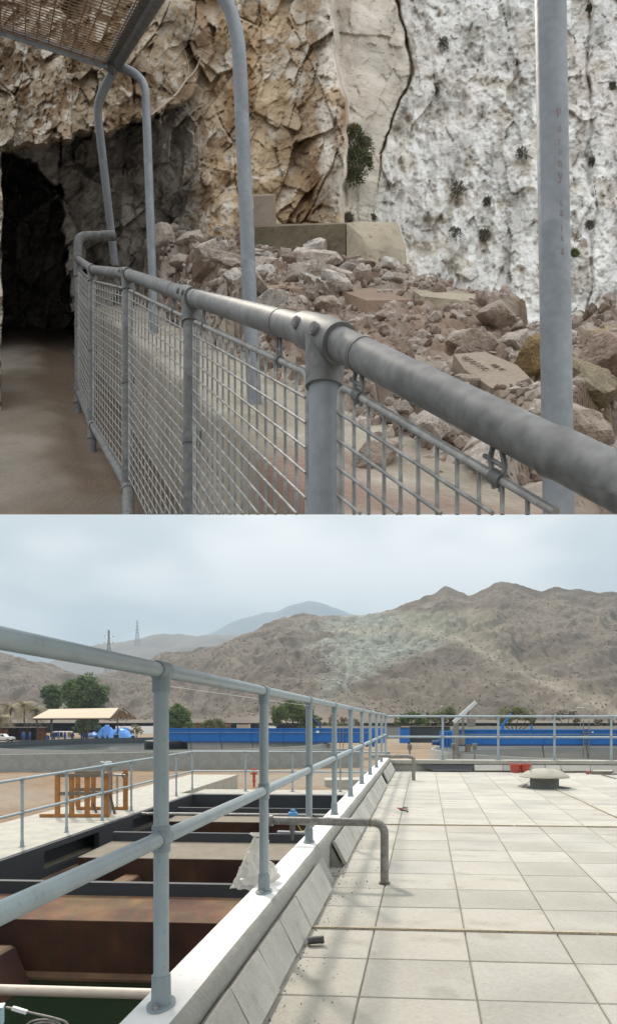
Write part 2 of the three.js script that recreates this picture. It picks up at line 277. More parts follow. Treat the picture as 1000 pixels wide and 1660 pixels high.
// ================================================================ THE CLIFF LEDGE (upper place)
const cliffEdge = lut([[-170, 566], [0, 549], [90, 545], [150, 560], [200, 562], [300, 551], [370, 545], [480, 556], [640, 560]]);
const crackLine = lut([[-170, 648], [0, 656], [60, 668], [120, 661], [190, 645], [240, 634], [300, 618], [370, 606], [430, 600], [640, 596]]);
const crackTwo = lut([[-170, 690], [0, 686], [60, 700], [130, 712], [200, 716], [290, 728], [380, 737], [470, 742], [640, 750]]);
const lipLine = lut([[-170, 222], [0, 226], [50, 236], [95, 226], [140, 238], [190, 214], [240, 196], [300, 176], [340, 60], [380, -200]]);
const tunnelRight = lut([[232, 14], [258, 46], [296, 76], [345, 96], [410, 108], [480, 116], [640, 124]]);
function cliffAt(u, v) {
  const px = u / 141, py = v / 141;                                      // about metres on the face
  const w1 = fbm(px * 1.1 + 5, py * 1.1, 0, 4), w2 = fbm(px * 1.1 + 40, py * 1.1 + 7, 0, 4);
  const uu = u + w1 * 26, vv = v + w2 * 26, qx = px + w2 * 0.12, qy = py + w1 * 0.12;
  const white = sst(-5, 5, uu - cliffEdge(vv) + w2 * 14), crack = crackLine(vv), two = crackTwo(vv);
  // facets: tall blocks, chunks, chips
  const A = facet(qx * 1.0 + 3, qy * 0.62, 11, 0.4), B = facet(qx * 2.3 + 0.25 * qy, qy * 1.25 + 4, 23, 0.3), C = facet(qx * 6.5 + 0.8 * qy, qy * 4.2, 37, 0.25), D = facet(qx * 19 + 3 * qy, qy * 14, 53, 0.25);
  // brown face, overhanging towards the top and deeper on the left under the lip
  const lip = lipLine(uu), above = sst(5, -7, vv - lip + 14 * B[0] + 10 * C[0] + 16 * fbm(px * 7, py * 7, 44, 3));
  const leftness = sst(345, 150, uu);
  let dBrown = 8.6 + 0.0011 * (300 - vv) + 0.34 * A[0];
  dBrown += -0.35 * sst(470, 540, uu) * sst(430, 300, vv) + 0.25 * sst(410, 470, uu) * sst(540, 490, uu);
  const dOver = mix(8.3, 7.3, leftness) + 0.0018 * (150 - vv) + 0.26 * A[0] * 0.8, dUnder = mix(8.7, 8.8, leftness) + 0.22 * A[0];
  const nook = sst(350, 280, uu);
  let d = mix(dBrown, mix(dUnder, dOver, above), nook);
  const amp = mix(1, 1.05, nook);
  d += amp * (0.19 * B[0] + 0.08 * C[0] + 0.024 * D[0]) + 0.05 * fbm(px * 4, py * 4, 0, 4) + 0.012 * fbm(px * 24, py * 24, 6, 2);
  d += 0.10 * sst(0.035, 0, B[2]) * sst(0.05, 0.25, fbm(px * 1.4, py * 1.4, 33, 2));
  // white face
  const A2 = facet(qx * 0.9 + 9, qy * 0.5 + 2, 71, 0.25), B2 = facet(qx * 3.1 + 9 + w1, qy * 1.7 + w2, 83, 0.12), C2 = facet(qx * 9, qy * 6, 91, 0.15);
  const pits = Math.max(0, fbm(px * 5.2, py * 5.2, 2, 4) - 0.17);
  const lean = 0.0024 * (560 - v); let dW = 9.55 + lean - 0.7 * sst(600, 1100, u) + 0.16 * A2[0] + 0.10 * B2[0] + 0.036 * C2[0] + 0.030 * fbm(px * 9, py * 7, 4, 5) + 0.016 * fbm(px * 34, py * 34, 5, 2) + 0.20 * Math.abs(fbm(px * 2.4 + 0.5 * w1, py * 0.8, 61, 4)) + 0.10 * Math.abs(fbm(px * 7, py * 2.6, 63, 4)) + 0.10 * Math.max(0, fbm(px * 15, py * 11, 65, 3) - 0.20) + 0.24 * pits * sst(-0.2, 0.2, fbm(px, py, 9, 2));
  const cream = sst(4, -4, uu - crack);
  dW = mix(dW, 9.6 + lean - 0.45 * sst(640, 575, uu) + 0.06 * A2[0] + 0.05 * B2[0] + 0.025 * C2[0] + 0.05 * fbm(px * 4, py * 2, 1, 5), cream);
  dW += 0.40 * Math.exp(-(((uu - crack + 3 + 3 * C2[0]) / (1.0 + 1.8 * sst(-0.3, 0.4, fbm(v / 40, 6, 0, 3)))) ** 2)) * sst(-140, -60, vv) * (0.25 + 0.6 * sst(300, 215, vv)) + 0.10 * Math.exp(-(((uu - two) / 3.5) ** 2)) * sst(-0.3, 0.25, fbm(v / 60, 3, 0, 2));
  const third = 948 + 22 * fbm(v / 90, 8, 0, 3); dW += 0.12 * Math.exp(-(((uu - third) / 3.2) ** 2));
  d = mix(d, dW, white);
  // tunnel
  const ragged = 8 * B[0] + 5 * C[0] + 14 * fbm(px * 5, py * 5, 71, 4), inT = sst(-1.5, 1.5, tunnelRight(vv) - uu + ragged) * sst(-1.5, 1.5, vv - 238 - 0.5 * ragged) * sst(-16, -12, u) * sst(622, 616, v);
  d += inT * (2.6 + 0.5 * B[0] + 0.2 * C[0]);
  return { d, white, cream, above, nook, inT, A, B, C, D, w1, w2, px, py, uu, vv, crack, pits, B2 };
}
function cliffColour(k) {
  const t = fbm(k.px * 1.7, k.py * 1.7, 3, 5), t2 = fbm(k.px * 4.5 + 9, k.py * 4.5, 6, 4), t3 = fbm(k.px * 14, k.py * 14, 8, 3), v = k.B[1] - 0.5, c = k.C[1] - 0.5;
  // brown face: ochre, with cream where it has spalled
  let br = mix3([0.46, 0.32, 0.195], [0.62, 0.49, 0.345], clamp(0.5 + 1.3 * t + 0.5 * v));
  br = mix3(br, [0.80, 0.74, 0.66], sst(0.05, 0.42, t2 * 0.9 + 0.45 * c + 0.30 * sst(495, 545, k.uu) + 0.12 * sst(330, 370, k.uu) * sst(420, 380, k.uu)) * 0.9);
  br = mix3(br, [0.30, 0.155, 0.06], sst(0.12, 0.4, fbm(k.px * 2.2 + 3, k.py * 0.9, 12, 4) + 0.25 * sst(40, -60, k.vv)) * 0.75);
  // overhang: grey cream with brown skins; under it a grey, weathered rock
  const ov = mix3(mix3([0.235, 0.155, 0.09], [0.44, 0.355, 0.26], clamp(0.45 + 1.8 * t2 + 0.7 * v)), [0.55, 0.49, 0.42], sst(0.08, 0.38, t3 + 0.5 * c));
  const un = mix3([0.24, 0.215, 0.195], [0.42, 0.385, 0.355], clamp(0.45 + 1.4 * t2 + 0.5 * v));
  let col = mix3(br, mix3(un, ov, k.above), k.nook);
  // white limestone, tan flecks, grey lichen
  let wh = mix3([0.92, 0.915, 0.91], [0.84, 0.82, 0.80], clamp(0.45 + 1.6 * t));
  wh = mix3(wh, [0.52, 0.42, 0.31], sst(0.14, 0.42, fbm(k.px * 3, k.py * 2.2, 15, 5)) * 0.38);
  wh = mix3(wh, [0.62, 0.50, 0.47], sst(0.05, 0.4, fbm(k.px * 1.3 + 4, k.py * 0.8 + 2, 18, 4) + 0.25 * sst(250, 450, k.vv) * sst(800, 620, k.uu)) * 0.22);
  wh = mix3(wh, [0.30, 0.28, 0.24], sst(0.17, 0.34, fbm(k.px * 12, k.py * 9, 21, 3) + 0.06 * fbm(k.px, k.py, 40, 2)) * 0.55);
  wh = mix3(wh, [0.42, 0.33, 0.22], sst(0.10, 0.30, k.pits * 2.2) * 0.4);
  const cr = mix3([0.76, 0.69, 0.61], [0.64, 0.56, 0.48], clamp(0.5 + 1.4 * t2));
  wh = mix3(wh, cr, k.cream * 0.85);
  col = mix3(col, wh, k.white);
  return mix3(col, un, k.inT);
}
{
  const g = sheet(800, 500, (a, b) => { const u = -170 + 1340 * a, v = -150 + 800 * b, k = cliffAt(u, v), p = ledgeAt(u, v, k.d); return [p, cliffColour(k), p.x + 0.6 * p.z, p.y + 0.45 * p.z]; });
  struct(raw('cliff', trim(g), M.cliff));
  // the rock jamb that cuts in at the left of the path
  const j = sheet(70, 160, (a, b) => {
    const v = 236 + 470 * b, edge = 4 + 5 * fbm(v / 34, 1.7, 0, 3), u = -140 + (140 + edge) * Math.min(1, a / 0.8), back = Math.max(0, (a - 0.8) / 0.2);
    const B = facet(u / 46, v / 40, 203), C = facet(u / 15, v / 14, 207), d = 5.9 + 0.12 * B[0] + 0.05 * C[0] + back * 1.4;
    const p = ledgeAt(u - back * 30, v, d); return [p, mix3([0.40, 0.33, 0.25], [0.56, 0.50, 0.42], clamp(0.5 + 1.2 * fbm(u / 20, v / 20, 0, 3) + 0.5 * (B[1] - 0.5))), p.x + 0.7 * p.z, p.y + 0.4 * p.z];
  });
  struct(raw('rock_jamb', trim(j), M.cliff));
}
// fence line and ground heights in ledge metres: x right, d away from the viewer
const fenceX = d => 0.5 - 0.48 * d;
const across = (x, d) => 0.9 * (x - fenceX(d));
const acrossX = (t, d) => fenceX(d) + t / 0.9;
const ledgeEnd = lut([[-3, 9.6], [-0.6, 8.2], [0.1, 6.6], [0.3, 6.15], [0.92, 5.05], [1.22, 4.35], [2.2, 4.05]]);
function rubbleH(x, d) {
  const t = across(x, d), calm = Math.exp(-(((x - 0.15) / 0.68) ** 2) - (((d - 4.3) / 1.0) ** 2)) * 0.72;
  const A = facet(x * 2.1, d * 2.1, 301), B = facet(x * 5.5 + 3, d * 5.5, 307), C = facet(x * 14, d * 14, 311);
  let h = -1.1 + 0.125 * d + 0.045 * fbm(x * 1.3, d * 1.3, 4, 3);
  const rough = (1 - calm) * sst(0.75, 1.1, t);
  h += rough * ((0.10 + 0.10 * sst(0.5, 1.0, x)) * A[0] + (0.055 + 0.03 * sst(0.5, 1, x)) * B[0]) + 0.026 * C[0] + 0.035 * fbm(x * 6, d * 6, 2, 5);
  h = mix(-0.84, h, sst(0.80, 1.2, t + 0.2 * B[0]));
  const e = d - ledgeEnd(x) + 0.22 * A[0] + 0.1 * B[0];
  if (e > 0) h -= Math.min(3.5, e * 4.5);
  h += 0.30 * sst(1.0, 1.5, x) * sst(3.3, 4.1, d) * (e > 0 ? 0.3 : 1) * 0.6;
  return { h, A, B, calm, t };
}
{
  const g = sheet(430, 460, (a, b) => {
    const d = 2.0 + 7.9 * b, x0 = acrossX(0.80, d), x1 = Math.max(2.4, x0 + 3.0), x = x0 + (x1 - x0) * a, k = rubbleH(x, d);
    const t = fbm(x * 2.6, d * 2.6, 5, 5), t2 = fbm(x * 8, d * 8, 9, 4);
    let c = mix3([0.19, 0.132, 0.10], [0.33, 0.275, 0.23], clamp(0.5 + 1.2 * t2 + 0.7 * (k.B[1] - 0.5)));
    c = mix3(c, [0.50, 0.44, 0.395], sst(0.1, 0.5, t2 + 0.7 * (k.A[1] - 0.5) + 0.1) * 0.45);
    c = mix3(c, mix3([0.27, 0.185, 0.135], [0.36, 0.29, 0.235], clamp(0.4 + 1.6 * t2)), clamp(k.calm * 1.0 + 0.5 * sst(0.1, 0.5, t)));
    c = mix3(c, [0.36, 0.27, 0.14], sst(0.1, 0.45, fbm(x * 5 + 7, d * 5, 2, 4)) * 0.7 * sst(0.4, 1.1, x));
    return [ledge(x, k.h, d), c, x * 0.6 + k.h * 0.5, d * 0.6 - k.h * 0.55];
  });
  struct(raw('rubble_ground', trim(g), M.rubble));
  const p = sheet(90, 140, (a, b) => { const d = 3.3 + 8.4 * b, x = mix(-6.4, acrossX(0.40, d), a); const h = -1.4 + 0.012 * fbm(x * 3, d * 3, 0, 4) - 0.05 * sst(-0.22, -0.02, across(x, d)) + 0.02 * fbm(x * 12, d * 12, 3, 3) * sst(-0.35, -0.1, across(x, d)); 
    const c = mix3([1, 1, 1], [0.62, 0.50, 0.40], sst(-0.42, -0.12, across(x, d) + 0.25 * fbm(x * 4, d * 4, 7, 4))); return [ledge(x, h, d), mix3(c, [0.75, 0.70, 0.64], sst(0.0, 0.4, fbm(x * 1.6, d * 1.6, 1, 4))), x * 0.7, d * 0.7]; });
  const pm = M.path.clone(); pm.vertexColors = true;
  struct(raw('path', trim(p), pm));
}
// concrete plinth behind the fence, where the tall poles stand
{
  const top = -0.8, segs = 60, g = sheet(14, segs, (a, b) => {
    const d = 2.0 + 6.3 * b, n = 0.02 * fbm(d * 5, 3, 0, 3);
    const [t, h] = a < 0.4 ? [0.35 + n, mix(-1.5, top - 0.025, a / 0.4)] : a < 0.5 ? [0.35 + n + 0.03 * (a - 0.4) / 0.1, mix(top - 0.025, top, (a - 0.4) / 0.1)] : [mix(0.38, 0.95, (a - 0.5) / 0.5), top];
    const hh = h + (a >= 0.5 ? 0.012 * fbm(t * 6, d * 6, 0, 3) : 0);
    const red = sst(-0.05, 0.3, fbm(t * 2 + 3, d * 1.6, 0, 4) - 0.3 + 0.6 * sst(3.1, 2.5, d));
    const c = mix3(mix3([0.43, 0.385, 0.325], [0.29, 0.195, 0.16], red), [0.30, 0.255, 0.205], sst(0, 0.4, fbm(d * 4, h * 5 + t * 5, 0, 4)));
    return [ledge(acrossX(t, d), hh, d), c, t * 0.7, d * 0.7];
  });
  const m = raw('concrete_plinth', trim(g), std({ vertexColors: true, map: T.concCol, bumpMap: T.concBump, bumpScale: 0.006, roughness: 0.93, side: THREE.DoubleSide }));
  tag(m, 'long low concrete plinth with reddish top running behind the mesh fence', 'plinth');
}
// ---- loose rocks
function rockGeometry(seed, squash = 0.7) {
  const r = rng(seed), planes = []; for (let i = 0; i < 15; i++) { const n = V(r() * 2 - 1, r() * 2 - 1, r() * 2 - 1).normalize(); planes.push([n, 0.42 + 0.30 * r()]); }
  const g = new THREE.IcosahedronGeometry(1, 6); const p = g.attributes.position, d = V();
  for (let i = 0; i < p.count; i++) {
    d.fromBufferAttribute(p, i).normalize(); let q = 1.0;
    for (const [n, o] of planes) { const c = n.dot(d); if (c > 0.05) q = Math.min(q, o / c); }
    q *= 1 + 0.07 * fbm(d.x * 2.2 + seed, d.y * 2.2, d.z * 2.2, 3) + 0.06 * Math.abs(fbm(d.x * 6 + seed, d.y * 6, d.z * 6, 3)) + 0.03 * fbm(d.x * 14 + seed, d.y * 14, d.z * 14, 2);
    p.setXYZ(i, d.x * q, d.y * q * squash, d.z * q * 0.85);
  }
  g.deleteAttribute('uv'); g.deleteAttribute('normal');
  const c = toCreasedNormals(mergeVertices(g, 1e-4), 0.33); return boxUV(c);
}
const rockShapes = []; for (let i = 0; i < 9; i++) rockShapes.push(rockGeometry(900 + i * 7, 0.55 + 0.05 * (i % 5)));
{
  const r = rng(4242), toneOf = ['buff', 'white', 'brown', 'dark brown'];
  let n = 0;
  const put = (x, d, s, label, mat, group) => {
    const k = rubbleH(x, d), tone = r() < 0.40 ? 0 : r() < 0.62 ? 1 : r() < 0.6 ? 2 : 3, m = new THREE.Mesh(rockShapes[Math.floor(r() * 9)], M.stones[tone]); label = (s > 0.14 ? 'large ' : s < 0.085 ? 'small ' : '') + toneOf[tone] + ' angular rock loose on the rubble ' + (d > 6.2 ? 'at the foot of the cliff' : d > 4.4 ? 'in the middle of the slope' : 'close behind the fence');
    m.name = numbered('loose_rock'); m.position.copy(ledge(x, k.h + s * 0.10, d)); const q = s * SCALE_LEDGE * 0.80; m.scale.set(q * (0.8 + 0.5 * r()), q * (0.75 + 0.4 * r()), q);
    m.rotation.set(-0.35 + 0.7 * r(), r() * 6.28, -0.35 + 0.7 * r()); tag(m, label, 'rock', group); scene.add(m); n++;
    m.updateMatrix(); const a = m.position.clone(); if (a.y - EYE + a.z * CUT < 0.1 * SCALE_LEDGE + q) { scene.remove(m); used.loose_rock--; n--; }
  };
  for (let i = 0; i < 1500 && n < 240; i++) {
    const d = 2.6 + 6.2 * Math.pow(r(), 0.75), x = mix(acrossX(0.98, d), Math.min(2.1, 0.42 * d), Math.pow(r(), 1.15)), k = rubbleH(x, d);
    if (d > ledgeEnd(x) - 0.25 || k.calm > 0.3 || (x > -0.8 && d < 5.6 && r() < 0.72)) continue;
    put(x, d, 0.07 + 0.19 * Math.pow(r(), 2.6) * (0.6 + 0.08 * d), null, null, 'loose rocks on the rubble slope');
  }
  // the few that stand out
  const big = (u, v, d, s, label, mat, sh) => { const m = new THREE.Mesh(rockShapes[sh], mat); m.name = numbered('boulder'); m.position.copy(ledgeAt(u, v, d)); const q = s * SCALE_LEDGE * 1.15; m.scale.set(q * 1.1, q, q * 0.9); m.rotation.set(0.2, sh * 1.3, 0.25); tag(m, label, 'boulder'); scene.add(m); };
  big(378, 447, 5.4, 0.115, 'white upright boulder just left of the second tall pole', M.stones[1], 1);
  big(545, 458, 5.25, 0.14, 'white topped boulder beside the square brown slab', M.stones[1], 3);
  big(487, 440, 5.6, 0.13, 'pink white boulder in the middle of the rubble', M.stones[0], 5);
  big(760, 560, 3.9, 0.16, 'rough brown boulder above the inscribed slab', M.stones[2], 2);
  big(835, 556, 4.0, 0.13, 'grey white boulder left of the nearest tall pole', M.stones[0], 6);
  big(862, 588, 3.6, 0.17, 'ochre boulder behind the inscribed slab', std({ color: rgb(0.36, 0.25, 0.12), map: T.rockCol, bumpMap: T.rockBump, bumpScale: 0.016, roughness: 0.95 }), 4);
  big(952, 625, 3.1, 0.19, 'large lichen stained boulder right of the nearest tall pole', std({ color: rgb(0.34, 0.28, 0.19), map: T.rockCol, bumpMap: T.rockBump, bumpScale: 0.016, roughness: 0.95 }), 7);
  big(992, 585, 3.5, 0.22, 'dark brown boulder at the right end of the ledge', M.stones[3], 0);
  big(810, 520, 4.5, 0.15, 'grey brown boulder on the far lip of the ledge', M.stones[2], 8);
  big(930, 690, 2.7, 0.16, 'brown boulder low beside the foot of the nearest tall pole', M.stones[2], 3);
  big(705, 690, 2.75, 0.13, 'pale boulder seen under the top rail at the right', M.stones[0], 6);
  big(800, 740, 2.5, 0.15, 'pinkish boulder behind the rightmost mesh panel', M.stones[0], 1);
  big(612, 735, 2.6, 0.11, 'small brown boulder behind the left end of the rightmost mesh panel', M.stones[2], 5);
}
// small broken stone: nobody could count it
{
  const r = rng(77), g = rockGeometry(15, 0.7), small = new THREE.IcosahedronGeometry(1, 0), N = 4200, im = new THREE.InstancedMesh(boxUV(small.toNonIndexed()), std({ map: T.rockCol, roughness: 0.95 }), N), o = new THREE.Object3D(), c = new THREE.Color();
  let n = 0;
  for (let i = 0; i < 26000 && n < N; i++) {
    const d = 2.4 + 6.4 * Math.pow(r(), 0.8), x = mix(acrossX(0.85, d), Math.min(2.1, 0.42 * d), Math.pow(r(), 1.2)), k = rubbleH(x, d);
    if (d > ledgeEnd(x) - 0.1 || (k.calm > 0.3 && r() < 0.6)) continue;
    const s = 0.006 + 0.026 * Math.pow(r(), 3); o.position.copy(ledge(x, k.h + s * 0.3, d)); if (o.position.y - EYE + o.position.z * CUT < 0.04) continue;
    o.rotation.set(r() * 6, r() * 6, r() * 6); o.scale.set(s * (0.7 + r()), s * (0.5 + 0.6 * r()), s * (0.7 + r())).multiplyScalar(SCALE_LEDGE * 1.3); o.updateMatrix(); im.setMatrixAt(n, o.matrix);
    const t = r(); im.setColorAt(n, c.setRGB(mix(0.21, 0.54, t), mix(0.145, 0.47, t), mix(0.11, 0.42, t))); n++;
  }
  im.count = n; im.name = 'rubble_chips'; im.userData = { kind: 'stuff', label: 'small broken stone chips strewn over the rubble slope', category: 'rubble' }; scene.add(im);
}
// low concrete wall, slabs
{
  const W = thing('concrete_wall', 'old stained concrete wall with a broken end at the cliff foot', 'wall', ledgeAt(500, 440, 7.0));
  obj('wall_section', [hull([ledgeAt(413, 368, 7.6), ledgeAt(560, 363, 6.7), ledgeAt(413, 430, 7.6), ledgeAt(560, 445, 6.7), ledgeAt(430, 364, 8.2), ledgeAt(585, 360, 7.2), ledgeAt(430, 430, 8.2), ledgeAt(585, 440, 7.2)])], M.wallBrown, W);
  const c = obj('end_block', [hull([ledgeAt(561.5, 362, 6.69), ledgeAt(562, 446, 6.6), ledgeAt(603, 456, 6.3), ledgeAt(640, 470, 6.1), ledgeAt(588, 385, 6.45), ledgeAt(596, 422, 6.3), ledgeAt(640, 360, 6.95), ledgeAt(657, 400, 6.75), ledgeAt(662, 460, 6.6), ledgeAt(587, 359, 7.2), ledgeAt(643, 360, 7.2), ledgeAt(662, 460, 7.0)])], M.oldConcrete, W);
  c.userData.label = 'broken end block of the wall';
  obj('pier', hull([ledgeAt(411, 318, 7.75), ledgeAt(443, 316, 7.6), ledgeAt(411, 370, 7.75), ledgeAt(444, 368, 7.6), ledgeAt(418, 316, 8.3), ledgeAt(447, 314, 8.2), ledgeAt(418, 368, 8.3), ledgeAt(448, 366, 8.2)]), M.slabPale, W);
  const S = (name, pts, drop, mat, label) => { const b = pts.map(p => p.clone().add(V(0, -drop, 0.01))); tag(obj(name, hull([...pts, ...b]), mat), label, 'slab'); };
  S('stone_slab', [ledgeAt(549, 470, 5.25), ledgeAt(600, 461, 5.75), ledgeAt(668, 472, 5.6), ledgeAt(672, 486, 5.2), ledgeAt(594, 487, 4.85)], 0.075, M.slab, 'square brown stone slab on the bare earth of the ledge');
  S('rock_plate', [ledgeAt(664, 466, 5.4), ledgeAt(700, 459, 5.7), ledgeAt(770, 477, 5.2), ledgeAt(800, 492, 4.8), ledgeAt(742, 486, 4.75), ledgeAt(682, 480, 5.0)], 0.06, M.oldConcrete, 'thin ochre rock plate at the far lip of the ledge');
  S('stone_slab', [ledgeAt(425, 466, 5.2), ledgeAt(440, 457, 5.5), ledgeAt(497, 458, 5.45), ledgeAt(492, 468, 5.15)], 0.06, M.slab, 'small brown slab half buried right of the second tall pole');
  // inscribed slab
  const q = [ledgeAt(735, 574, 3.55), ledgeAt(786, 570, 3.62), ledgeAt(838, 592, 3.45), ledgeAt(878, 632, 3.2), ledgeAt(852, 640, 3.12), ledgeAt(795, 628, 3.2), ledgeAt(752, 598, 3.4)];
  const n = q[1].clone().sub(q[0]).cross(q[6].clone().sub(q[0])).normalize(); if (n.z < 0) n.negate();
  const slab = thing('inscribed_slab', 'smooth grey brown slab with scratched letters among the boulders', 'slab', ledgeAt(800, 640, 3.3));
  obj('slab', hull([...q, ...q.map(p => p.clone().addScaledVector(n, -0.06).add(V(0, -0.02, 0)))]), M.slabPale, slab);
  const e1 = q[4].clone().sub(q[0]).normalize(), e2 = n.clone().cross(e1).normalize();
  const write = (word, s, start, dx, dy) => { const g = [...word].map((ch, i) => { const t = new TextGeometry(ch, { font, size: s, depth: 0.0015, curveSegments: 3 }); t.translate(i * s * 1.05, 0, 0); return boxUV(t.toNonIndexed()); }); const m = mergeGeometries(g.map(plain)); m.applyMatrix4(new THREE.Matrix4().makeBasis(e1, e2, n)); m.translate(...start.clone().addScaledVector(e1, dx).addScaledVector(e2, dy).addScaledVector(n, 0.004).toArray()); return m; };
  obj('inscription', [write('GERSEK', 0.021, q[0], 0.045, -0.004), write('MLV', 0.019, q[0], 0.13, 0.042)], M.carve, slab);
}
// ---- plants on the cliff
function tuftGeo(R, n, seed, size, up = 0.3) {
  const r = rng(seed), pos = []; 
  for (let i = 0; i < n; i++) {
    const d = V(r() * 2 - 1, r() * 2 - 1 + up, r() * 1.4 - 0.2).normalize(), q = R * Math.pow(r(), 0.45), c = d.clone().multiplyScalar(q), a = V(r() - 0.5, r() - 0.5, r() - 0.5).normalize(), b = d.clone().cross(a).normalize(), s = size * (0.6 + 0.8 * r());
    const tip = c.clone().addScaledVector(d.clone().addScaledVector(a, 0.7).normalize(), s * 2.2), p = c.clone().addScaledVector(b, s * 0.5), m = c.clone().addScaledVector(b, -s * 0.5);
    pos.push(...p.toArray(), ...tip.toArray(), ...m.toArray());
  }
  const g = new THREE.BufferGeometry(); g.setAttribute('position', new THREE.Float32BufferAttribute(pos, 3)); g.computeVertexNormals(); return boxUV(g);
}
{
  const onCliff = (u, v, out = 0.03) => ledgeAt(u, v, cliffAt(u, v).d - out);
  const stemTo = (o, c, R) => obj('stem', [sweep([c.clone().add(V(0, -R * 0.5, -0.12)), c.clone().add(V(0, -R * 0.1, 0)), c.clone().add(V(R * 0.2, R * 0.4, R * 0.2))], R * 0.09, { seg: 5 })], M.bark, o);
  const c0 = onCliff(582, 246, 0.28), bush = thing('cliff_bush', 'green shrub with rusty leaves growing in the corner of the cliff', 'bush', c0);
  stemTo(bush, c0, 0.14);
  const lobes = (list, mat, sd, n) => obj('foliage', list.map(([u, v, R], i) => { const g = tuftGeo(R, n, sd + i, 0.011); g.translate(...onCliff(u, v, 0.25).toArray()); return g; }), mat, bush);
  lobes([[574, 225, 0.085], [590, 240, 0.075], [578, 262, 0.09], [592, 268, 0.06], [574, 290, 0.06]], M.leafOlive, 31, 380); lobes([[572, 215, 0.05], [588, 232, 0.04], [584, 246, 0.035]], M.leafRust, 51, 170); lobes([[582, 250, 0.12], [576, 285, 0.08]], M.leafGrey, 61, 380);
  const spots = [[718, 72, 0.045, 'by the top of the second crack'], [708, 145, 0.05, 'beside the long crack high on the cliff'], [845, 250, 0.05, 'left of the nearest tall pole'], [789, 328, 0.028, 'round, in the middle of the white cliff'], [784, 381, 0.045, 'below the round one on the white cliff'], [737, 378, 0.05, 'low on the second crack'], [742, 306, 0.05, 'midway down the second crack'], [955, 365, 0.032, 'right of the nearest tall pole'], [992, 140, 0.03, 'at the right edge of the cliff'], [958, 262, 0.022, 'small, right of the nearest tall pole'], [932, 412, 0.03, 'low beside the nearest tall pole'], [938, 520, 0.022, 'where the cliff meets the ledge at the right'], [565, 356, 0.04, 'in the corner above the concrete wall'], [955, 15, 0.03, 'at the top right of the cliff'], [604, 355, 0.035, 'at the foot of the cracked cream rock']];
  spots.forEach(([u, v, R, where], i) => {
    const c = onCliff(u, v, 0.04), o = thing('cliff_plant', 'small grey green plant ' + where, 'plant', c, 'plants rooted in the white cliff');
    stemTo(o, c, R); const g = tuftGeo(R, 330, 300 + i, 0.0075, 0.1); g.scale(1, i % 3 === 0 ? 1.3 : 0.95, 0.8); g.translate(...c.toArray()); obj('foliage', g, i === 10 || i === 11 ? M.leafMid : M.leafGrey, o);
  });
  // a dead vine that hangs over the overhang
  const vine = [[327, 92], [318, 112], [302, 130], [288, 150], [268, 168], [246, 186]].map(([u, v]) => onCliff(u, v, 0.07));
  tag(obj('dry_vine', [sweep(new THREE.CatmullRomCurve3(vine).getPoints(24), 0.008, { seg: 6, r2: 0.004 }), sweep(new THREE.CatmullRomCurve3([[300, 132], [306, 108], [300, 84], [292, 62]].map(([u, v]) => onCliff(u, v, 0.06))).getPoints(14), 0.005, { seg: 5, r2: 0.002 }), sweep(new THREE.CatmullRomCurve3([[285, 150], [272, 132], [262, 118]].map(([u, v]) => onCliff(u, v, 0.06))).getPoints(10), 0.004, { seg: 5, r2: 0.002 })], std({ color: rgb(0.42, 0.36, 0.29), roughness: 0.95 })), 'dry grey vine hanging across the rock beside the canopy leg', 'vine');
}
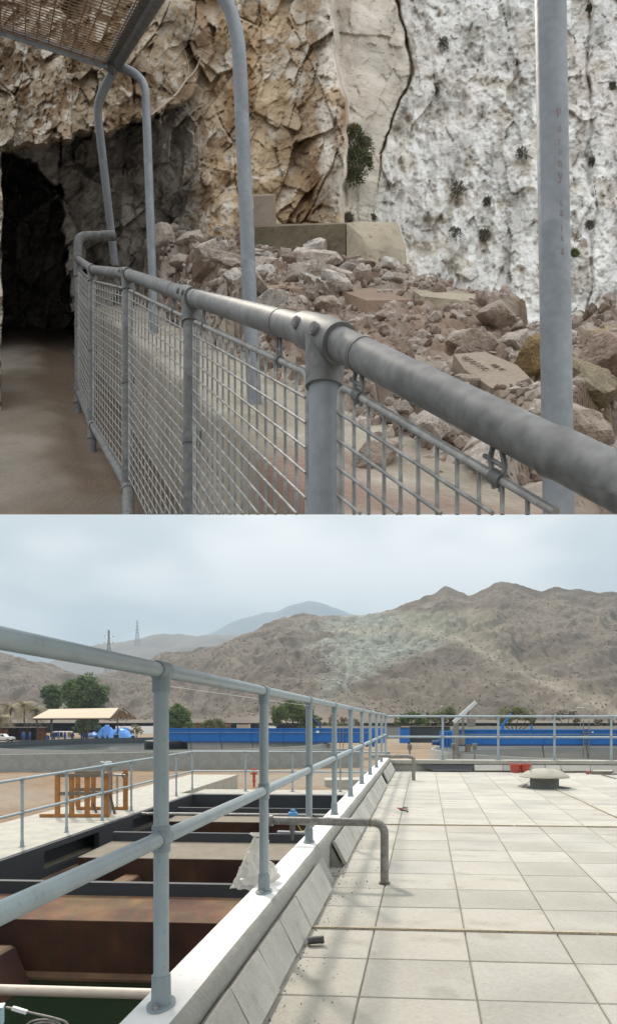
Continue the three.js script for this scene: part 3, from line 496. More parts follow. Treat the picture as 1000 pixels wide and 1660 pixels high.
// ---- fence
{
  const H = -0.215, R = 0.026 * SCALE_LEDGE, fence = thing('mesh_fence', 'galvanised pipe fence with wire mesh panels along the ledge path', 'fence', ledge(fenceX(6), -1.4, 6));
  // posts: pixel column, distance, height of the rail there
  const posts = [[127, 6.0, -0.20], [150.5, 4.95, -0.235], [208, 3.72, -0.20], [311, 2.42, -0.205], [526, 1.225, -0.168]];
  const P = posts.map(([u, d, h]) => { const p = ledge(0, h, d); p.x = (u - U0) / FOCAL * d * SCALE_LEDGE; return { p, d }; });
  const nearEnd = at(1090, 830, 0.69 * SCALE_LEDGE), rails = [...P.map(q => q.p), nearEnd];
  const G = (geo) => trim(plain(geo));
  // top rail between the fittings
  for (let i = 0; i < rails.length - 1; i++) obj('top_rail', G(sweep(Array.from({ length: 41 }, (_, k) => rails[i].clone().lerp(rails[i + 1], k / 40)), R, { seg: 28 })), M.galv, fence);
  const down = (p, y) => V(p.x, y, p.z);
  P.forEach(({ p, d }, i) => {
    const floor = Math.max(EYE + (-1.75 + RISE * d) * SCALE_LEDGE, EYE + CUT * d * SCALE_LEDGE - 0.04);
    obj('post', G(sweep([p, down(p, floor)], R, { seg: 26 })), i === 4 ? M.galvLight : M.galv, fence);
    const dir = rails[i + 1].clone().sub(p).normalize(), back = i ? rails[i - 1].clone().sub(p).normalize() : dir.clone().negate();
    const s = R / 0.026, tee = i === 0 ? [sweep([p.clone().addScaledVector(dir, 0.05 * s), p], R * 1.2, { seg: 26 })] : [sweep([p.clone().addScaledVector(dir, 0.055 * s), p, p.clone().addScaledVector(back, 0.115 * s)], R * 1.2, { seg: 28 })];
    tee.push(sweep([p, down(p, p.y - 0.085 * s)], R * 1.22, { seg: 28 }));
    if (i) tee.push(sweep([p.clone().addScaledVector(dir, 0.05 * s), p.clone().addScaledVector(dir, 0.061 * s)], R * 1.24, { seg: 28 }));
    const t = obj('tee_fitting', tee.map(G), M.galv, fence);
    if (i >= 2) for (const k of [0.022, -0.075]) {
      const side = V(-1, 0.15, 1).normalize().addScaledVector(dir, -dir.dot(V(-1, 0.15, 1).normalize())).normalize(), c = p.clone().addScaledVector(k > 0 ? dir : back, Math.abs(k) * s);
      obj('grub_screw', [sweep([c.clone().addScaledVector(side, R * 1.0), c.clone().addScaledVector(side, R * 1.42)], 0.0105 * s, { seg: 14 })], M.galv, t);
      obj('screw_head', [sweep([c.clone().addScaledVector(side, R * 1.40), c.clone().addScaledVector(side, R * 1.45)], 0.0072 * s, { seg: 12 })], M.bolt, t);
    }
    // collars with the lower clamps
    if (i < 4) { const yy = p.y - 0.52 * SCALE_LEDGE * (i === 3 ? 0.86 : 1); obj('clamp', [G(sweep([down(p, yy), down(p, yy - 0.035 * s)], R * 1.14, { seg: 20 })), G(block(V(p.x + R * 1.2, yy - 0.017 * s, p.z + R * 0.8), 0.02 * s, 0.04 * s, 0.02 * s))], i % 2 ? M.galv : M.bolt, fence); }
  });
  // pipe swaged joints on the rail
  const ring = (i, f) => { const a = rails[i].clone().lerp(rails[i + 1], f), d = rails[i + 1].clone().sub(rails[i]).normalize(); return G(sweep([a, a.clone().addScaledVector(d, 0.006)], R * 1.035, { seg: 28 })); };
  for (const [i, f] of [[3, 0.80], [4, 0.17], [2, 0.80], [3, 0.10], [1, 0.78], [2, 0.14]]) obj('joint_ring', ring(i, f), M.bolt, fence);
  { const a = rails[4].clone().lerp(rails[5], 0.775), d = rails[5].clone().sub(rails[4]).normalize(); obj('coupling', G(sweep([a, a.clone().addScaledVector(d, 0.19 * SCALE_LEDGE)], R * 1.09, { seg: 30 })), M.galv, fence); }
  // bottom rail near the floor, with its own tees
  const low = [0, 1, 2].map(i => down(P[i].p, EYE + (-1.27 + RISE * P[i].d) * SCALE_LEDGE)); low.push(ledge(fenceX(3.25), -1.27, 3.25));
  obj('bottom_rail', G(sweep(low, R, { seg: 20 })), M.galv, fence);
  low.slice(0, 3).forEach((p, i) => obj('tee_fitting', [G(sweep([p.clone().addScaledVector(low[i + 1].clone().sub(p).normalize(), -0.05), p.clone().addScaledVector(low[i + 1].clone().sub(p).normalize(), 0.05)], R * 1.22, { seg: 20 })), G(sweep([down(p, p.y + 0.06), down(p, p.y - 0.06)], R * 1.2, { seg: 20 }))], M.galv, fence));
  // mesh panels
  const rodR = 0.0065 * SCALE_LEDGE, wireR = 0.0030 * SCALE_LEDGE;
  for (let i = 0; i < rails.length - 1; i++) {
    const a = rails[i], b = rails[i + 1], panel = new THREE.Group(); panel.name = 'mesh_panel'; fence.add(panel);
    const L = Math.hypot(b.x - a.x, b.z - a.z), gap = i === 4 ? [0.030, 0.02] : [0.034, 0.050];
    const on = (s, drop) => { const p = a.clone().lerp(b, s / L); p.y -= drop; return p; };          // along the fence, below the rail
    const s0 = gap[0], sFull = L - gap[1], topDrop = (i === 4 ? 0.066 : 0.075) * SCALE_LEDGE, maxDrop = 1.02 * SCALE_LEDGE;
    const cutDrop = s => { const p = on(s, 0); return p.y - (EYE - p.z * CUT); };
    const dropAt = s => Math.min(maxDrop, cutDrop(s)); let s1 = sFull; for (let k = 400; k > 0 && cutDrop(s1) < topDrop + 0.001; k--) s1 = s0 + (sFull - s0) * k / 400;
    obj('frame', [sweep([on(s0, dropAt(s0)), on(s0, topDrop), on(s1, topDrop), ...(s1 === sFull ? [on(s1, dropAt(s1))] : [])], rodR, { seg: 12, bend: 0.018 })].map(G), M.wire, panel);
    const wires = [], step = [0.10, 0.10, 0.095, 0.074, 0.041][i] * SCALE_LEDGE, nW = Math.round((s1 - s0) / step);
    for (let k = 1; k < nW; k++) { const s = s0 + (s1 - s0) * k / nW, e = dropAt(s); if (e > topDrop) wires.push(sweep([on(s, topDrop), on(s, e)], wireR, { seg: 6, caps: false })); }
    for (let dr = topDrop + 0.044 * SCALE_LEDGE; dr < maxDrop; dr += 0.044 * SCALE_LEDGE) {
      const pts = []; for (let k = 0; k <= 800; k++) { const s = mix(s0, s1, k / 800); if (dropAt(s) >= dr) pts.push(on(s, dr)); }
      if (pts.length > 1) { const w = sweep([pts[0], pts[pts.length - 1]], wireR, { seg: 6 }); w.translate(-0.0028, 0, 0.0028); wires.push(w); }
    }
    stuff(obj('wire_grid', wires, M.wire, panel));
    // hangers: two per panel
    for (const f of i === 4 ? [0.12, 0.80] : [0.14, 0.84]) {
      const s = mix(s0, s1, f), y0 = R * 0.9, p = on(s, y0), q = on(s, topDrop + 0.012), dd = b.clone().sub(a).normalize();
      if (dropAt(s) < topDrop) continue;
      const loops = [-0.0042, 0.0042].map(o => sweep([p.clone().addScaledVector(dd, o), on(s + o * 1.8, mix(y0, topDrop, 0.55)), on(s + o * 0.8, topDrop + 0.008)], 0.0022, { seg: 8 }));
      loops.push(sweep([on(s - 0.014, topDrop * 0.72), on(s + 0.008, topDrop * 0.72)], 0.0017, { seg: 8 }), sweep([on(s - 0.005, topDrop), on(s + 0.005, topDrop)], rodR * 1.5, { seg: 12 }));
      obj('hanger_clip', loops.map(G), M.galv, panel);
    }
  }
  // the return pipe at the far end
  const e0 = P[0].p, r2 = 0.034 * SCALE_LEDGE;
  obj('end_elbow', [sweep([e0.clone().add(V(0, -0.09, 0)), ledgeAt(127, 383, 6), ledgeAt(186, 382, 6.15)], r2, { seg: 20, bend: 0.045 }), sweep([ledgeAt(166, 382.3, 6.1), ledgeAt(186.5, 382, 6.15)], r2 * 1.12, { seg: 20 })], M.galv, fence);
}
// ---- canopy of bent pipes with a wire roof
{
  const R = 0.0335 * SCALE_LEDGE, C = thing('walkway_canopy', 'overhead safety canopy of bent galvanised poles with a wire mesh roof', 'canopy', ledge(acrossX(0.565, 3.49), -0.8, 3.49));
  const J = ledgeAt(190, 105, 6.0), N2 = ledgeAt(310, -93, 3.49), N1 = ledgeAt(668, -687, 1.545);
  const G = g => trim(plain(g));
  const foot = (d, du) => { const p = ledge(acrossX(0.565, d), -0.83, d); p.x += du; return p; };
  const hoop = (d, uB, uT, vT, end) => { const b = foot(d, 0); b.x = (uB - U0) / FOCAL * d * SCALE_LEDGE; return [b, ledgeAt(uT, vT, d), end]; };
  obj('hoop_pole', G(sweep(hoop(5.99, 251, 236, 128, J), R, { seg: 22, bend: 0.43 * SCALE_LEDGE })), M.galvLight, C);
  obj('hoop_pole', G(sweep(hoop(3.49, 413, 384, -8, ledgeAt(286, -54, 3.8)), R, { seg: 26, bend: 0.5 * SCALE_LEDGE })), M.galvLight, C);
  const pole = obj('hoop_pole', G(sweep(hoop(1.545, 905, 884, -520, N1), R * 0.97, { seg: 36, bend: 0.20 })), M.galvLight, C);
  pole.userData.label = 'thick near pole with faint red handwriting';
  obj('bent_leg', G(sweep([J, ledgeAt(157, 168, 6.15), ledgeAt(187, 430, 6.7)], R, { seg: 18, bend: 0.07 })), M.galvLight, C);
  obj('joint_collar', [sweep([J.clone().add(V(0.035, 0.05, 0.05)), J.clone().add(V(-0.03, -0.05, 0.02))], R * 1.25, { seg: 18 })], M.galv, C);
  obj('main_beam', G(sweep([J, N1], R * 1.15, { seg: 24 })), M.galv, C);
  const L = ledgeAt(-95, 12, 5.6), side = L.clone().sub(J), along = N1.clone().sub(J), aLen = along.length() * 0.62, sLen = side.length(); along.normalize(); side.normalize();
  const nUp = along.clone().cross(side).normalize();
  obj('edge_angle', [bar(J.clone().addScaledVector(side, 0.02), L, 0.035, 0.012, nUp), bar(J.clone().addScaledVector(side, 0.02).addScaledVector(nUp, 0.014), L.clone().addScaledVector(nUp, 0.014), 0.010, 0.034, nUp)], M.galvLight, C);
  const b0 = J.clone().addScaledVector(side, R * 1.7), b1 = b0.clone().addScaledVector(along, aLen);
  obj('beam_angle', [bar(b0, b1, 0.026, 0.012, nUp), bar(b0.clone().addScaledVector(side, 0.016), b1.clone().addScaledVector(side, 0.016), 0.008, 0.03, nUp)], M.galv, C);
  const wires = []; const wr = 0.0021;
  const lift = nUp.clone().multiplyScalar(0.012);
  for (let s = 0.06; s < sLen; s += 0.083 * SCALE_LEDGE) wires.push(sweep([J.clone().addScaledVector(side, s).add(lift), J.clone().addScaledVector(side, s).addScaledVector(along, aLen).add(lift)], wr * 1.25, { seg: 5, caps: false }));
  for (let a = 0.03; a < aLen; a += 0.083 * SCALE_LEDGE) wires.push(sweep([J.clone().addScaledVector(along, a).addScaledVector(side, 0.05).addScaledVector(lift, 1.4), J.clone().addScaledVector(along, a).addScaledVector(side, sLen).addScaledVector(lift, 1.4)], wr, { seg: 5, caps: false }));
  stuff(obj('wire_roof', wires, M.wireRust, C));
  // handwriting on the near pole, letter under letter
  const letters = [['P', 203, 15, 0.2], ['o', 229, 12, 0], ['r', 249, 12, 0.1], ['o', 265, 11, 0], ['n', 284, 12, 0.3], ['y', 306, 15, 0.1], ['c', 346, 10, 0.9], ['a', 362, 12, 0.5], ['l', 386, 10, 0.2], ['x', 402, 10, 0], ['4', 423, 11, 0.1]];
  const d = 1.545, txt = letters.map(([ch, v, s, lean], i) => {
    const size = s / FOCAL * d * SCALE_LEDGE, g = new TextGeometry(ch, { font, size, depth: 0.0006, curveSegments: 4 }); g.computeBoundingBox(); const bb = g.boundingBox; g.translate(-(bb.min.x + bb.max.x) / 2, -(bb.min.y + bb.max.y) / 2, 0);
    g.scale(0.75, 1, 1); g.rotateZ(lean * 0.4); const f = (690 - v) / 690, uc = mix(904, 888.5, f), ang = 0.26; g.translate(0, 0, R * 0.97 - 0.0002); g.rotateY(ang + 0.0);
    const c = ledgeAt(uc, v, d); g.translate(c.x, c.y, c.z); return boxUV(g.toNonIndexed());
  });
  obj('handwriting', txt, M.ink, C);
}

// ================================================================ THE PLANT ROOF (lower place)
const K = SCALE_ROOF;
const prism = (r0, r1, y0, y1, f0, f1) => { const p = []; for (const r of [r0, r1]) for (const y of [y0, y1]) for (const f of [f0, f1]) p.push(roof(r, y, f)); return hull(p); };
// ---- paving: slab, and each paver a piece of its own
{
  const slab = struct(obj('roof_terrace', prism(-0.765, 11, -0.3, -0.012, -16, 15.9), M.mortar));
  const r = rng(12), gap = 0.0034, T0 = 0.503, F0 = 0.495, c = 0.004;
  const geo = (w, l) => { const p = []; for (const [q, y] of [[0, -0.03], [0, -c], [c, 0]]) for (const sx of [-1, 1]) for (const sz of [-1, 1]) p.push(V(sx * (w / 2 - gap - q) * K, y * K, sz * (l / 2 - gap - q) * K)); return hull(p); };
  const full = geo(T0, F0), cut = geo(0.37, F0), rest = []; let n = 0;
  const cells = [];
  for (let m = -38; m < 24; m++) for (let k = -1; k < 20; k++) {
    const f0 = 4.15 + F0 * m, f = f0 + F0 / 2, rr = k < 0 ? -0.465 : -0.28 + T0 * (k + 0.5);
    if (f0 < -15.5 || f0 + F0 > 15.85) continue;
    const p = roof(rr, 0, f), u = U0 + FOCAL * p.x / -p.z; cells.push([u > -60 && u < 1120 && f > 2.3 ? 0 : 1, f, rr, k]);
  }
  cells.sort((a, b) => a[0] - b[0] || a[1] - b[1]);
  for (const [, f, rr, k] of cells) {
    const m = new THREE.Mesh(k < 0 ? cut : full, M.tiles[Math.floor(r() * 10)]), p = roof(rr, 0, f);
    m.position.set(p.x, p.y + (r() - 0.5) * 0.003, p.z); m.rotation.set((r() - 0.5) * 0.004, -yaw + (r() - 0.5) * 0.004, (r() - 0.5) * 0.004);
    const g = m.geometry;
    if (n++ < 290) { m.name = 'paver'; const gg = r() < 0.5; if (gg) m.rotation.y += Math.PI; slab.add(m); } else { m.updateMatrix(); rest.push(plain(g).applyMatrix4(m.matrix)); }
  }
  if (rest.length) stuff(obj('paver', rest, M.tiles[0], slab));
}
// every paver shares one uv layout, so give the colour map a different shift per tone
M.tiles.forEach((m, i) => { m.map = m.map.clone(); m.map.offset.set(i * 0.37, i * 0.61); m.map.needsUpdate = true; });
// ---- kerb with its leaning skirting tiles
{
  const kerb = thing('roof_kerb', 'long white topped kerb wall carrying the near railing', 'kerb', roof(-0.845, 0, 3));
  const segs = []; const n = 120; 
  const line = (f) => 0.004 * fbm(f * 6, 2.2, 0, 3);
  const g = sheet(8, n, (a, b) => { const f = 0.3 + 16.0 * b, e = line(f), pr = [[-0.93, -2.2], [-0.93, 0.255], [-0.925, 0.268], [-0.90, 0.2705], [-0.80, 0.2705], [-0.772 + e, 0.2705], [-0.772 + e, 0.2705], [-0.772 + e, 0.2705], [-0.772 + e, 0.2705]]; const q = pr[Math.round(a * 8)]; return [roof(q[0], q[1], f), [1, 1, 1], q[0] + q[1], f]; });
  const top = raw('white_coping', g, M.white, kerb); top.geometry.translate(-kerb.position.x, -kerb.position.y, -kerb.position.z);
  const h = sheet(4, n, (a, b) => { const f = 0.3 + 16.0 * b, e = line(f), e2 = 0.006 * fbm(f * 9, 7.7, 0, 3), pr = [[-0.772 + e, 0.2705], [-0.745 + e + e2, 0.248], [-0.742 + e2, 0.20], [-0.752, 0.15], [-0.755, -0.02]], q = pr[Math.round(a * 4)]; return [roof(q[0], q[1], f), [1, 1, 1], q[0] * 1.5 + q[1], f]; });
  const face = raw('concrete_face', h, M.kerb, kerb); face.geometry.translate(-kerb.position.x, -kerb.position.y, -kerb.position.z);
  const r = rng(5);
  const skirtTile = (pts, off, mat, parent) => { const q = pts.map(p => p.clone().add(off)); obj('skirting_tile', hull([...pts, ...q]), mat, parent); };
  let f = 1.3; const gaps = [[5.42, 5.86], [12.55, 12.95]];
  while (f < 15.4) {
    const L = 0.463; const hit = gaps.find(([a, b]) => f + L > a && f < b); if (hit) { f = hit[1] + 0.01; gaps.splice(gaps.indexOf(hit), 1); continue; }
    const j = () => (r() - 0.5) * 0.008, t = 0.185 + j(), lo = -0.645 + j();
    skirtTile([roof(-0.735, t, f + 0.006), roof(-0.735, t + j() * 0.5, f + L - 0.006), roof(lo, 0.012, f + 0.006), roof(lo + j() * 0.5, 0.012, f + L - 0.006)], roof(0.022, 0.013, 0).sub(roof(0, 0, 0)), M.skirt[Math.floor(r() * 3)], kerb);
    f += L;
  }
  // mortar bed under the tiles, open at the two breaks
  for (const [a, b] of [[0.6, 5.40], [5.90, 12.52], [12.99, 15.5]]) obj('mortar_bed', hull([roof(-0.75, 0.165, a), roof(-0.75, -0.02, a), roof(-0.655, -0.02, a), roof(-0.75, 0.165, b), roof(-0.75, -0.02, b), roof(-0.655, -0.02, b)]), M.kerb, kerb);
  // far parapet
  const far = thing('far_parapet', 'low concrete parapet with white tiles across the far end of the roof', 'parapet', roof(3, 0, 16.0));
  obj('coping', prism(-0.93, 11, 0.15, 0.225, 15.93, 16.28), M.concrete, far); obj('wall', prism(-0.93, 11, -2.2, 0.145, 15.98, 16.22), M.kerb, far);
  for (let k = 0, x = 1.05; x < 10.5; k++, x += 0.603) skirtTile([roof(x + 0.006, 0.125, 15.90), roof(x + 0.597, 0.125, 15.90), roof(x + 0.006, 0.012, 15.80), roof(x + 0.597, 0.012, 15.80)], roof(0, 0.013, -0.022).sub(roof(0, 0, 0)), M.tiles[k % 5], far);
  obj('membrane', hull([roof(-0.1, 0.13, 15.92), roof(1.0, 0.13, 15.92), roof(0.2, 0.01, 15.75), roof(1.0, 0.01, 15.75), roof(0.2, 0.12, 15.97), roof(1.0, 0.12, 15.97)]), M.black, far);
}
// ---- pipe railings
function railing(name, label, base, pts, posts, { top, mid, flange, r = 0.0242 * K, tees = true, seg = 18, group }) {
  const o = thing(name, label, 'railing', base, group), lift = (p, y) => V(p.x, p.y + y, p.z);
  for (let i = 0; i < pts.length - 1; i++) for (const h of ['top', 'mid']) { const fn = h === 'top' ? top : mid; obj(h + '_rail', sweep([lift(pts[i], fn(pts[i])), lift(pts[i + 1], fn(pts[i + 1]))], r, { seg }), M.railPaint, o); }
  posts.forEach(({ p, dir }) => {
    const t = top(p), m = mid(p);
    obj('post', sweep([lift(p, 0.004), lift(p, t)], r, { seg }), M.railPaint, o);
    if (!tees) return;
    const ax = (y, a, b, rr) => sweep([lift(p, y).addScaledVector(dir, a), lift(p, y).addScaledVector(dir, b)], rr, { seg });
    obj('tee_fitting', [ax(t, -0.045 * K, 0.045 * K, r * 1.2), sweep([lift(p, t), lift(p, t - 0.07 * K)], r * 1.2, { seg })], M.fitting, o);
    obj('cross_fitting', [ax(m, -0.042 * K, 0.042 * K, r * 1.2), sweep([lift(p, m + 0.042 * K), lift(p, m - 0.042 * K)], r * 1.22, { seg })], M.fitting, o);
    const fl = [sweep([lift(p, 0.012), lift(p, 0.10 * K)], r * 1.30, { seg, r2: r * 1.24 })];
    const side = V(-dir.z, 0, dir.x), plate = []; for (let k = 0; k < 20; k++) { const a = k / 20 * Math.PI * 2, c = Math.cos(a), s = Math.sin(a); for (const y of [0.001, 0.012]) plate.push(lift(p, y).addScaledVector(dir, s * 0.068 * K * (Math.abs(s) > 0.6 ? 1.05 : 1)).addScaledVector(side, c * 0.042 * K)); }
    fl.push(hull(plate)); const fo = obj('base_flange', fl, M.fitting, o);
    if (flange) for (const s of [-1, 1]) obj('bolt', [sweep([lift(p, 0.012).addScaledVector(dir, s * 0.052 * K), lift(p, 0.026).addScaledVector(dir, s * 0.052 * K)], 0.011 * K, { seg: 6 }), sweep([lift(p, 0.02).addScaledVector(dir, s * 0.052 * K), lift(p, 0.036).addScaledVector(dir, s * 0.052 * K)], 0.0055 * K, { seg: 8 })], M.steel, fo);
  });
  return o;
}
const fwd = V(SA, 0, -CA), rgt = V(CA, 0, SA);
{
  const y0 = 0.2705, F = p => (p.x * SA - p.z * CA) / K;
  const top = p => (1.352 - 0.0118 * (F(p) - 2.33) - y0) * K, mid = p => (0.81 - 0.0030 * (F(p) - 2.33) - y0) * K;
  const fs = []; for (let k = -1; k < 10; k++) fs.push(2.33 + 1.53 * k);
  const ps = fs.map(f => roof(-0.845, y0, f));
  railing('pipe_railing', 'grey painted pipe railing bolted along the white kerb', roof(-0.845, y0, 2.33), [roof(-0.845, y0, 0.3), ps[ps.length - 1]], ps.map(p => ({ p, dir: fwd })), { top, mid, flange: true, seg: 28 });
  const q0 = 0.225, qs = []; for (let k = 0; k < 9; k++) qs.push(roof(-0.80 + 1.19 * k + (k === 0 ? 0.12 : 0), q0, 16.1));
  railing('pipe_railing', 'grey pipe railing across the far end of the roof', roof(2, q0, 16.1), [roof(-0.80, q0, 16.1), qs[qs.length - 1]], qs.slice(1).map(p => ({ p, dir: rgt })), { top: () => (1.165 - q0) * K, mid: () => (0.72 - q0) * K, flange: false, seg: 12 });
  const l0 = -0.94, ls = []; for (let f = 7.1; f < 20; f += 1.5) ls.push({ p: roof(-6.52, l0, f), dir: fwd });
  const corner = roof(-6.52, l0, 20.45), end = roof(-0.95, l0, 20.45);
  ls.push({ p: corner, dir: fwd }); for (const x of [-5.0, -3.67, -2.33, -1.0]) ls.push({ p: roof(x, l0, 20.45), dir: rgt });
  railing('pipe_railing', 'lower grey pipe railing round the far side of the open tank', roof(-6.52, l0, 11.6), [roof(-6.52, l0, 5.5), corner, end], ls, { top: () => 1.1 * K, mid: () => 0.55 * K, flange: false, seg: 12 });
}
// ---- the open tank beside the roof
{
  const B = thing('settling_tank', 'open rust stained settling tank with black lined walls beside the kerb', 'tank', roof(-3.5, -2.1, 10));
  const w = (name, g, m) => obj(name, g, m, B);
  w('floor', prism(-6.4, -0.94, -2.3, -2.2, 0.4, 19.6), M.rust);
  // left wall: black lining with two overflow slots, rust below
  w('black_lining', [prism(-6.3, -6.2, -1.04, -0.945, 2, 19.5), prism(-6.3, -6.2, -1.46, -1.36, 2, 19.5), ...[[2, 4.6], [6.6, 8.3], [10.35, 11.7], [13.75, 15.4], [17.4, 19.5]].map(([a, b]) => prism(-6.3, -6.2, -1.358, -1.042, a, b))], M.black);
  w('slot_back', prism(-6.62, -6.56, -1.5, -0.95, 2, 19.5), M.black); w('slot_sill', prism(-6.555, -6.302, -1.46, -1.37, 2, 19.5), M.silt);
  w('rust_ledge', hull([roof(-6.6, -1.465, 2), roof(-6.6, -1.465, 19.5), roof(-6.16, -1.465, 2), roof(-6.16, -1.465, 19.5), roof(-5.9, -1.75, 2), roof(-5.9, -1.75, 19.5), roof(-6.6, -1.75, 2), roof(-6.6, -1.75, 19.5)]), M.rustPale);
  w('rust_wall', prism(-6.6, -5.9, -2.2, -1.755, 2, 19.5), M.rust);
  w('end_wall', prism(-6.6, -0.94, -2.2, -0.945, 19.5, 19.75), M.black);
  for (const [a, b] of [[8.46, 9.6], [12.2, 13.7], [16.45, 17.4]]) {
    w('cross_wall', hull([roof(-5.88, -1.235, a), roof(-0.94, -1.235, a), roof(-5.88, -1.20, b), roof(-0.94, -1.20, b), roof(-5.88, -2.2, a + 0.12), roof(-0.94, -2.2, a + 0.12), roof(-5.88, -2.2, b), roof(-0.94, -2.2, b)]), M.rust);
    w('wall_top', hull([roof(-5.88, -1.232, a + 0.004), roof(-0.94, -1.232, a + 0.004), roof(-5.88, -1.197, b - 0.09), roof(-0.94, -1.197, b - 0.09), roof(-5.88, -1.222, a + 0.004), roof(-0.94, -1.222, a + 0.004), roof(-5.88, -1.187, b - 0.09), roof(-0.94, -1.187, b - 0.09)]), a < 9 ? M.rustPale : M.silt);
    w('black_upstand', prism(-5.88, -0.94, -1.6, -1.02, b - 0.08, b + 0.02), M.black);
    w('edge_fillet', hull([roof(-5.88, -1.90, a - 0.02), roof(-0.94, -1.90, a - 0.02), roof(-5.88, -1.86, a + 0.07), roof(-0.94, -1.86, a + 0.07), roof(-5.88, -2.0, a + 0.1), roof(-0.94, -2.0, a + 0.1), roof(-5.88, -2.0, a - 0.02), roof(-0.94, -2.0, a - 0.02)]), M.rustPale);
  }
  for (const [a, b] of [[4.5, 8.3], [9.8, 12.1], [13.9, 16.3], [17.5, 19.4]]) {
    w('hopper_rib', hull([roof(-5.05, -1.5, a), roof(-4.75, -1.5, a), roof(-5.3, -2.2, a), roof(-4.45, -2.2, a), roof(-5.05, -1.5, b), roof(-4.75, -1.5, b), roof(-5.3, -2.2, b), roof(-4.45, -2.2, b)]), M.rust);
    w('rib_cap', hull([roof(-5.03, -1.498, a), roof(-4.77, -1.498, a), roof(-5.03, -1.498, b), roof(-4.77, -1.498, b), roof(-5.0, -1.48, a), roof(-4.80, -1.48, a), roof(-5.0, -1.48, b), roof(-4.80, -1.48, b)]), M.rustPale);
  }
  const wg = sheet(60, 120, (a, b) => { const r = mix(-5.95, -0.94, a), f = mix(0.5, 19.4, b); return [roof(r, -1.93 + 0.0012 * fbm(r * 5, f * 5, 0, 3), f), [1, 1, 1]]; });
  struct(raw('tank_water', wg, M.water));
  // pipes in and over the tank
  tag(obj('tank_pipe', sweep([roof(-6.0, -1.52, 7.05), roof(-0.94, -1.52, 7.05)], 0.052 * K, { seg: 18 }), M.pipeCream), 'pale pipe crossing the near bay of the open tank just above the water', 'pipe');
  tag(obj('tank_pipe', sweep([roof(-6.3, -0.98, 15.9), roof(-0.94, -0.98, 15.9)], 0.036 * K, { seg: 12 }), M.pipe), 'thin grey pipe crossing the tank from the timber frame', 'pipe');
  const e = thing('pipe_elbow', 'weathered steel pipe coming over the kerb and turning down into the paving', 'pipe', roof(-0.28, 0, 5.28));
  obj('pipe', sweep([roof(-1.12, 0.437, 5.33), roof(-0.285, 0.437, 5.28), roof(-0.285, 0.0, 5.28)], 0.030 * K, { seg: 20, bend: 0.09 * K }), M.pipe, e);
  obj('flange', sweep([roof(-1.125, 0.437, 5.33), roof(-1.10, 0.437, 5.33)], 0.042 * K, { seg: 20 }), M.pipe, e);
  obj('weld_ring', sweep([roof(-0.39, 0.437, 5.287), roof(-0.382, 0.437, 5.286)], 0.0335 * K, { seg: 20 }), M.wireRust, e);
  obj('collar', sweep([roof(-0.285, 0.002, 5.28), roof(-0.285, 0.012, 5.28)], 0.040 * K, { seg: 20 }), M.bolt, e);
  const e2 = thing('pipe_elbow', 'thin pipe turning down into the paving near the far corner of the roof', 'pipe', roof(-0.2, 0, 13.6));
  obj('pipe', sweep([roof(-1.0, 0.44, 13.65), roof(-0.2, 0.44, 13.6), roof(-0.2, 0.0, 13.6)], 0.034 * K, { seg: 14, bend: 0.08 * K }), M.pipe, e2);
  // valve actuator on a bracket over the tank
  const a = roofAt(478, 1350, 8.0), A = thing('valve_actuator', 'blue electric valve actuator on a shelf over the tank', 'valve', a), P = (u, v, d = 8.0) => roofAt(u, v, d);
  obj('housing', [block(P(475, 1320), 0.125, 0.06, 0.10, 0.2, 0.015), sweep([P(475, 1316.5), P(475, 1312)], 0.04, { seg: 14, r2: 0.03 })], std({ color: rgb(0.08, 0.26, 0.50), roughness: 0.5 }), A);
  obj('body', [sweep([P(474, 1325), P(474, 1348)], 0.038, { seg: 14 }), sweep([P(474, 1349), P(474, 1362)], 0.02, { seg: 12 })], M.bolt, A);
  obj('shelf', hull([P(449, 1348), P(521, 1350.5), P(449, 1351.5), P(521, 1354), P(451, 1346, 8.25), P(521, 1348.5, 8.25)]), M.steel, A);
  obj('cable', [sweep(new THREE.CatmullRomCurve3([P(482, 1335), P(490, 1347), P(502, 1341), P(512, 1338), P(519, 1346)]).getPoints(30), 0.006, { seg: 6 })], std({ color: rgb(0.45, 0.38, 0.08), roughness: 0.6 }), A);
  obj('cable', [sweep(new THREE.CatmullRomCurve3([P(484, 1318), P(500, 1318), P(512, 1324), P(520, 1335)]).getPoints(30), 0.006, { seg: 6 })], M.rubber, A);
  // junction box with cables, low at the left
  const jb = thing('junction_box', 'pale blue junction box with a trailing grey cable at the left edge of the tank', 'box', roofAt(2, 1668, 5));
  obj('box', block(roofAt(-4, 1648, 5), 0.10, 0.15, 0.10, 0.3, 0.01), std({ color: rgb(0.42, 0.60, 0.66), roughness: 0.5 }), jb); obj('lid', block(roofAt(-4, 1631.5, 5), 0.112, 0.014, 0.112, 0.3, 0.004), std({ color: rgb(0.55, 0.68, 0.70), roughness: 0.5 }), jb);
  const Q = (u, v) => roofAt(u, v, 5); obj('cable', sweep(new THREE.CatmullRomCurve3([Q(10, 1633), Q(30, 1637), Q(60, 1644), Q(90, 1651), Q(108, 1658), Q(112, 1668)]).getPoints(40), 0.011, { seg: 8 }), M.pipe, jb);
  obj('gland', bar(Q(21, 1634), Q(44, 1641), 0.03, 0.03), M.white, jb);
  obj('cable_coil', [sweep(new THREE.CatmullRomCurve3([Q(40, 1666), Q(52, 1656), Q(75, 1653), Q(95, 1658), Q(104, 1672)]).getPoints(40), 0.009, { seg: 8 }), sweep(new THREE.CatmullRomCurve3([Q(46, 1668), Q(58, 1660), Q(76, 1657.5), Q(92, 1662), Q(98, 1674)]).getPoints(40), 0.009, { seg: 8 })], M.pipe, jb);
}
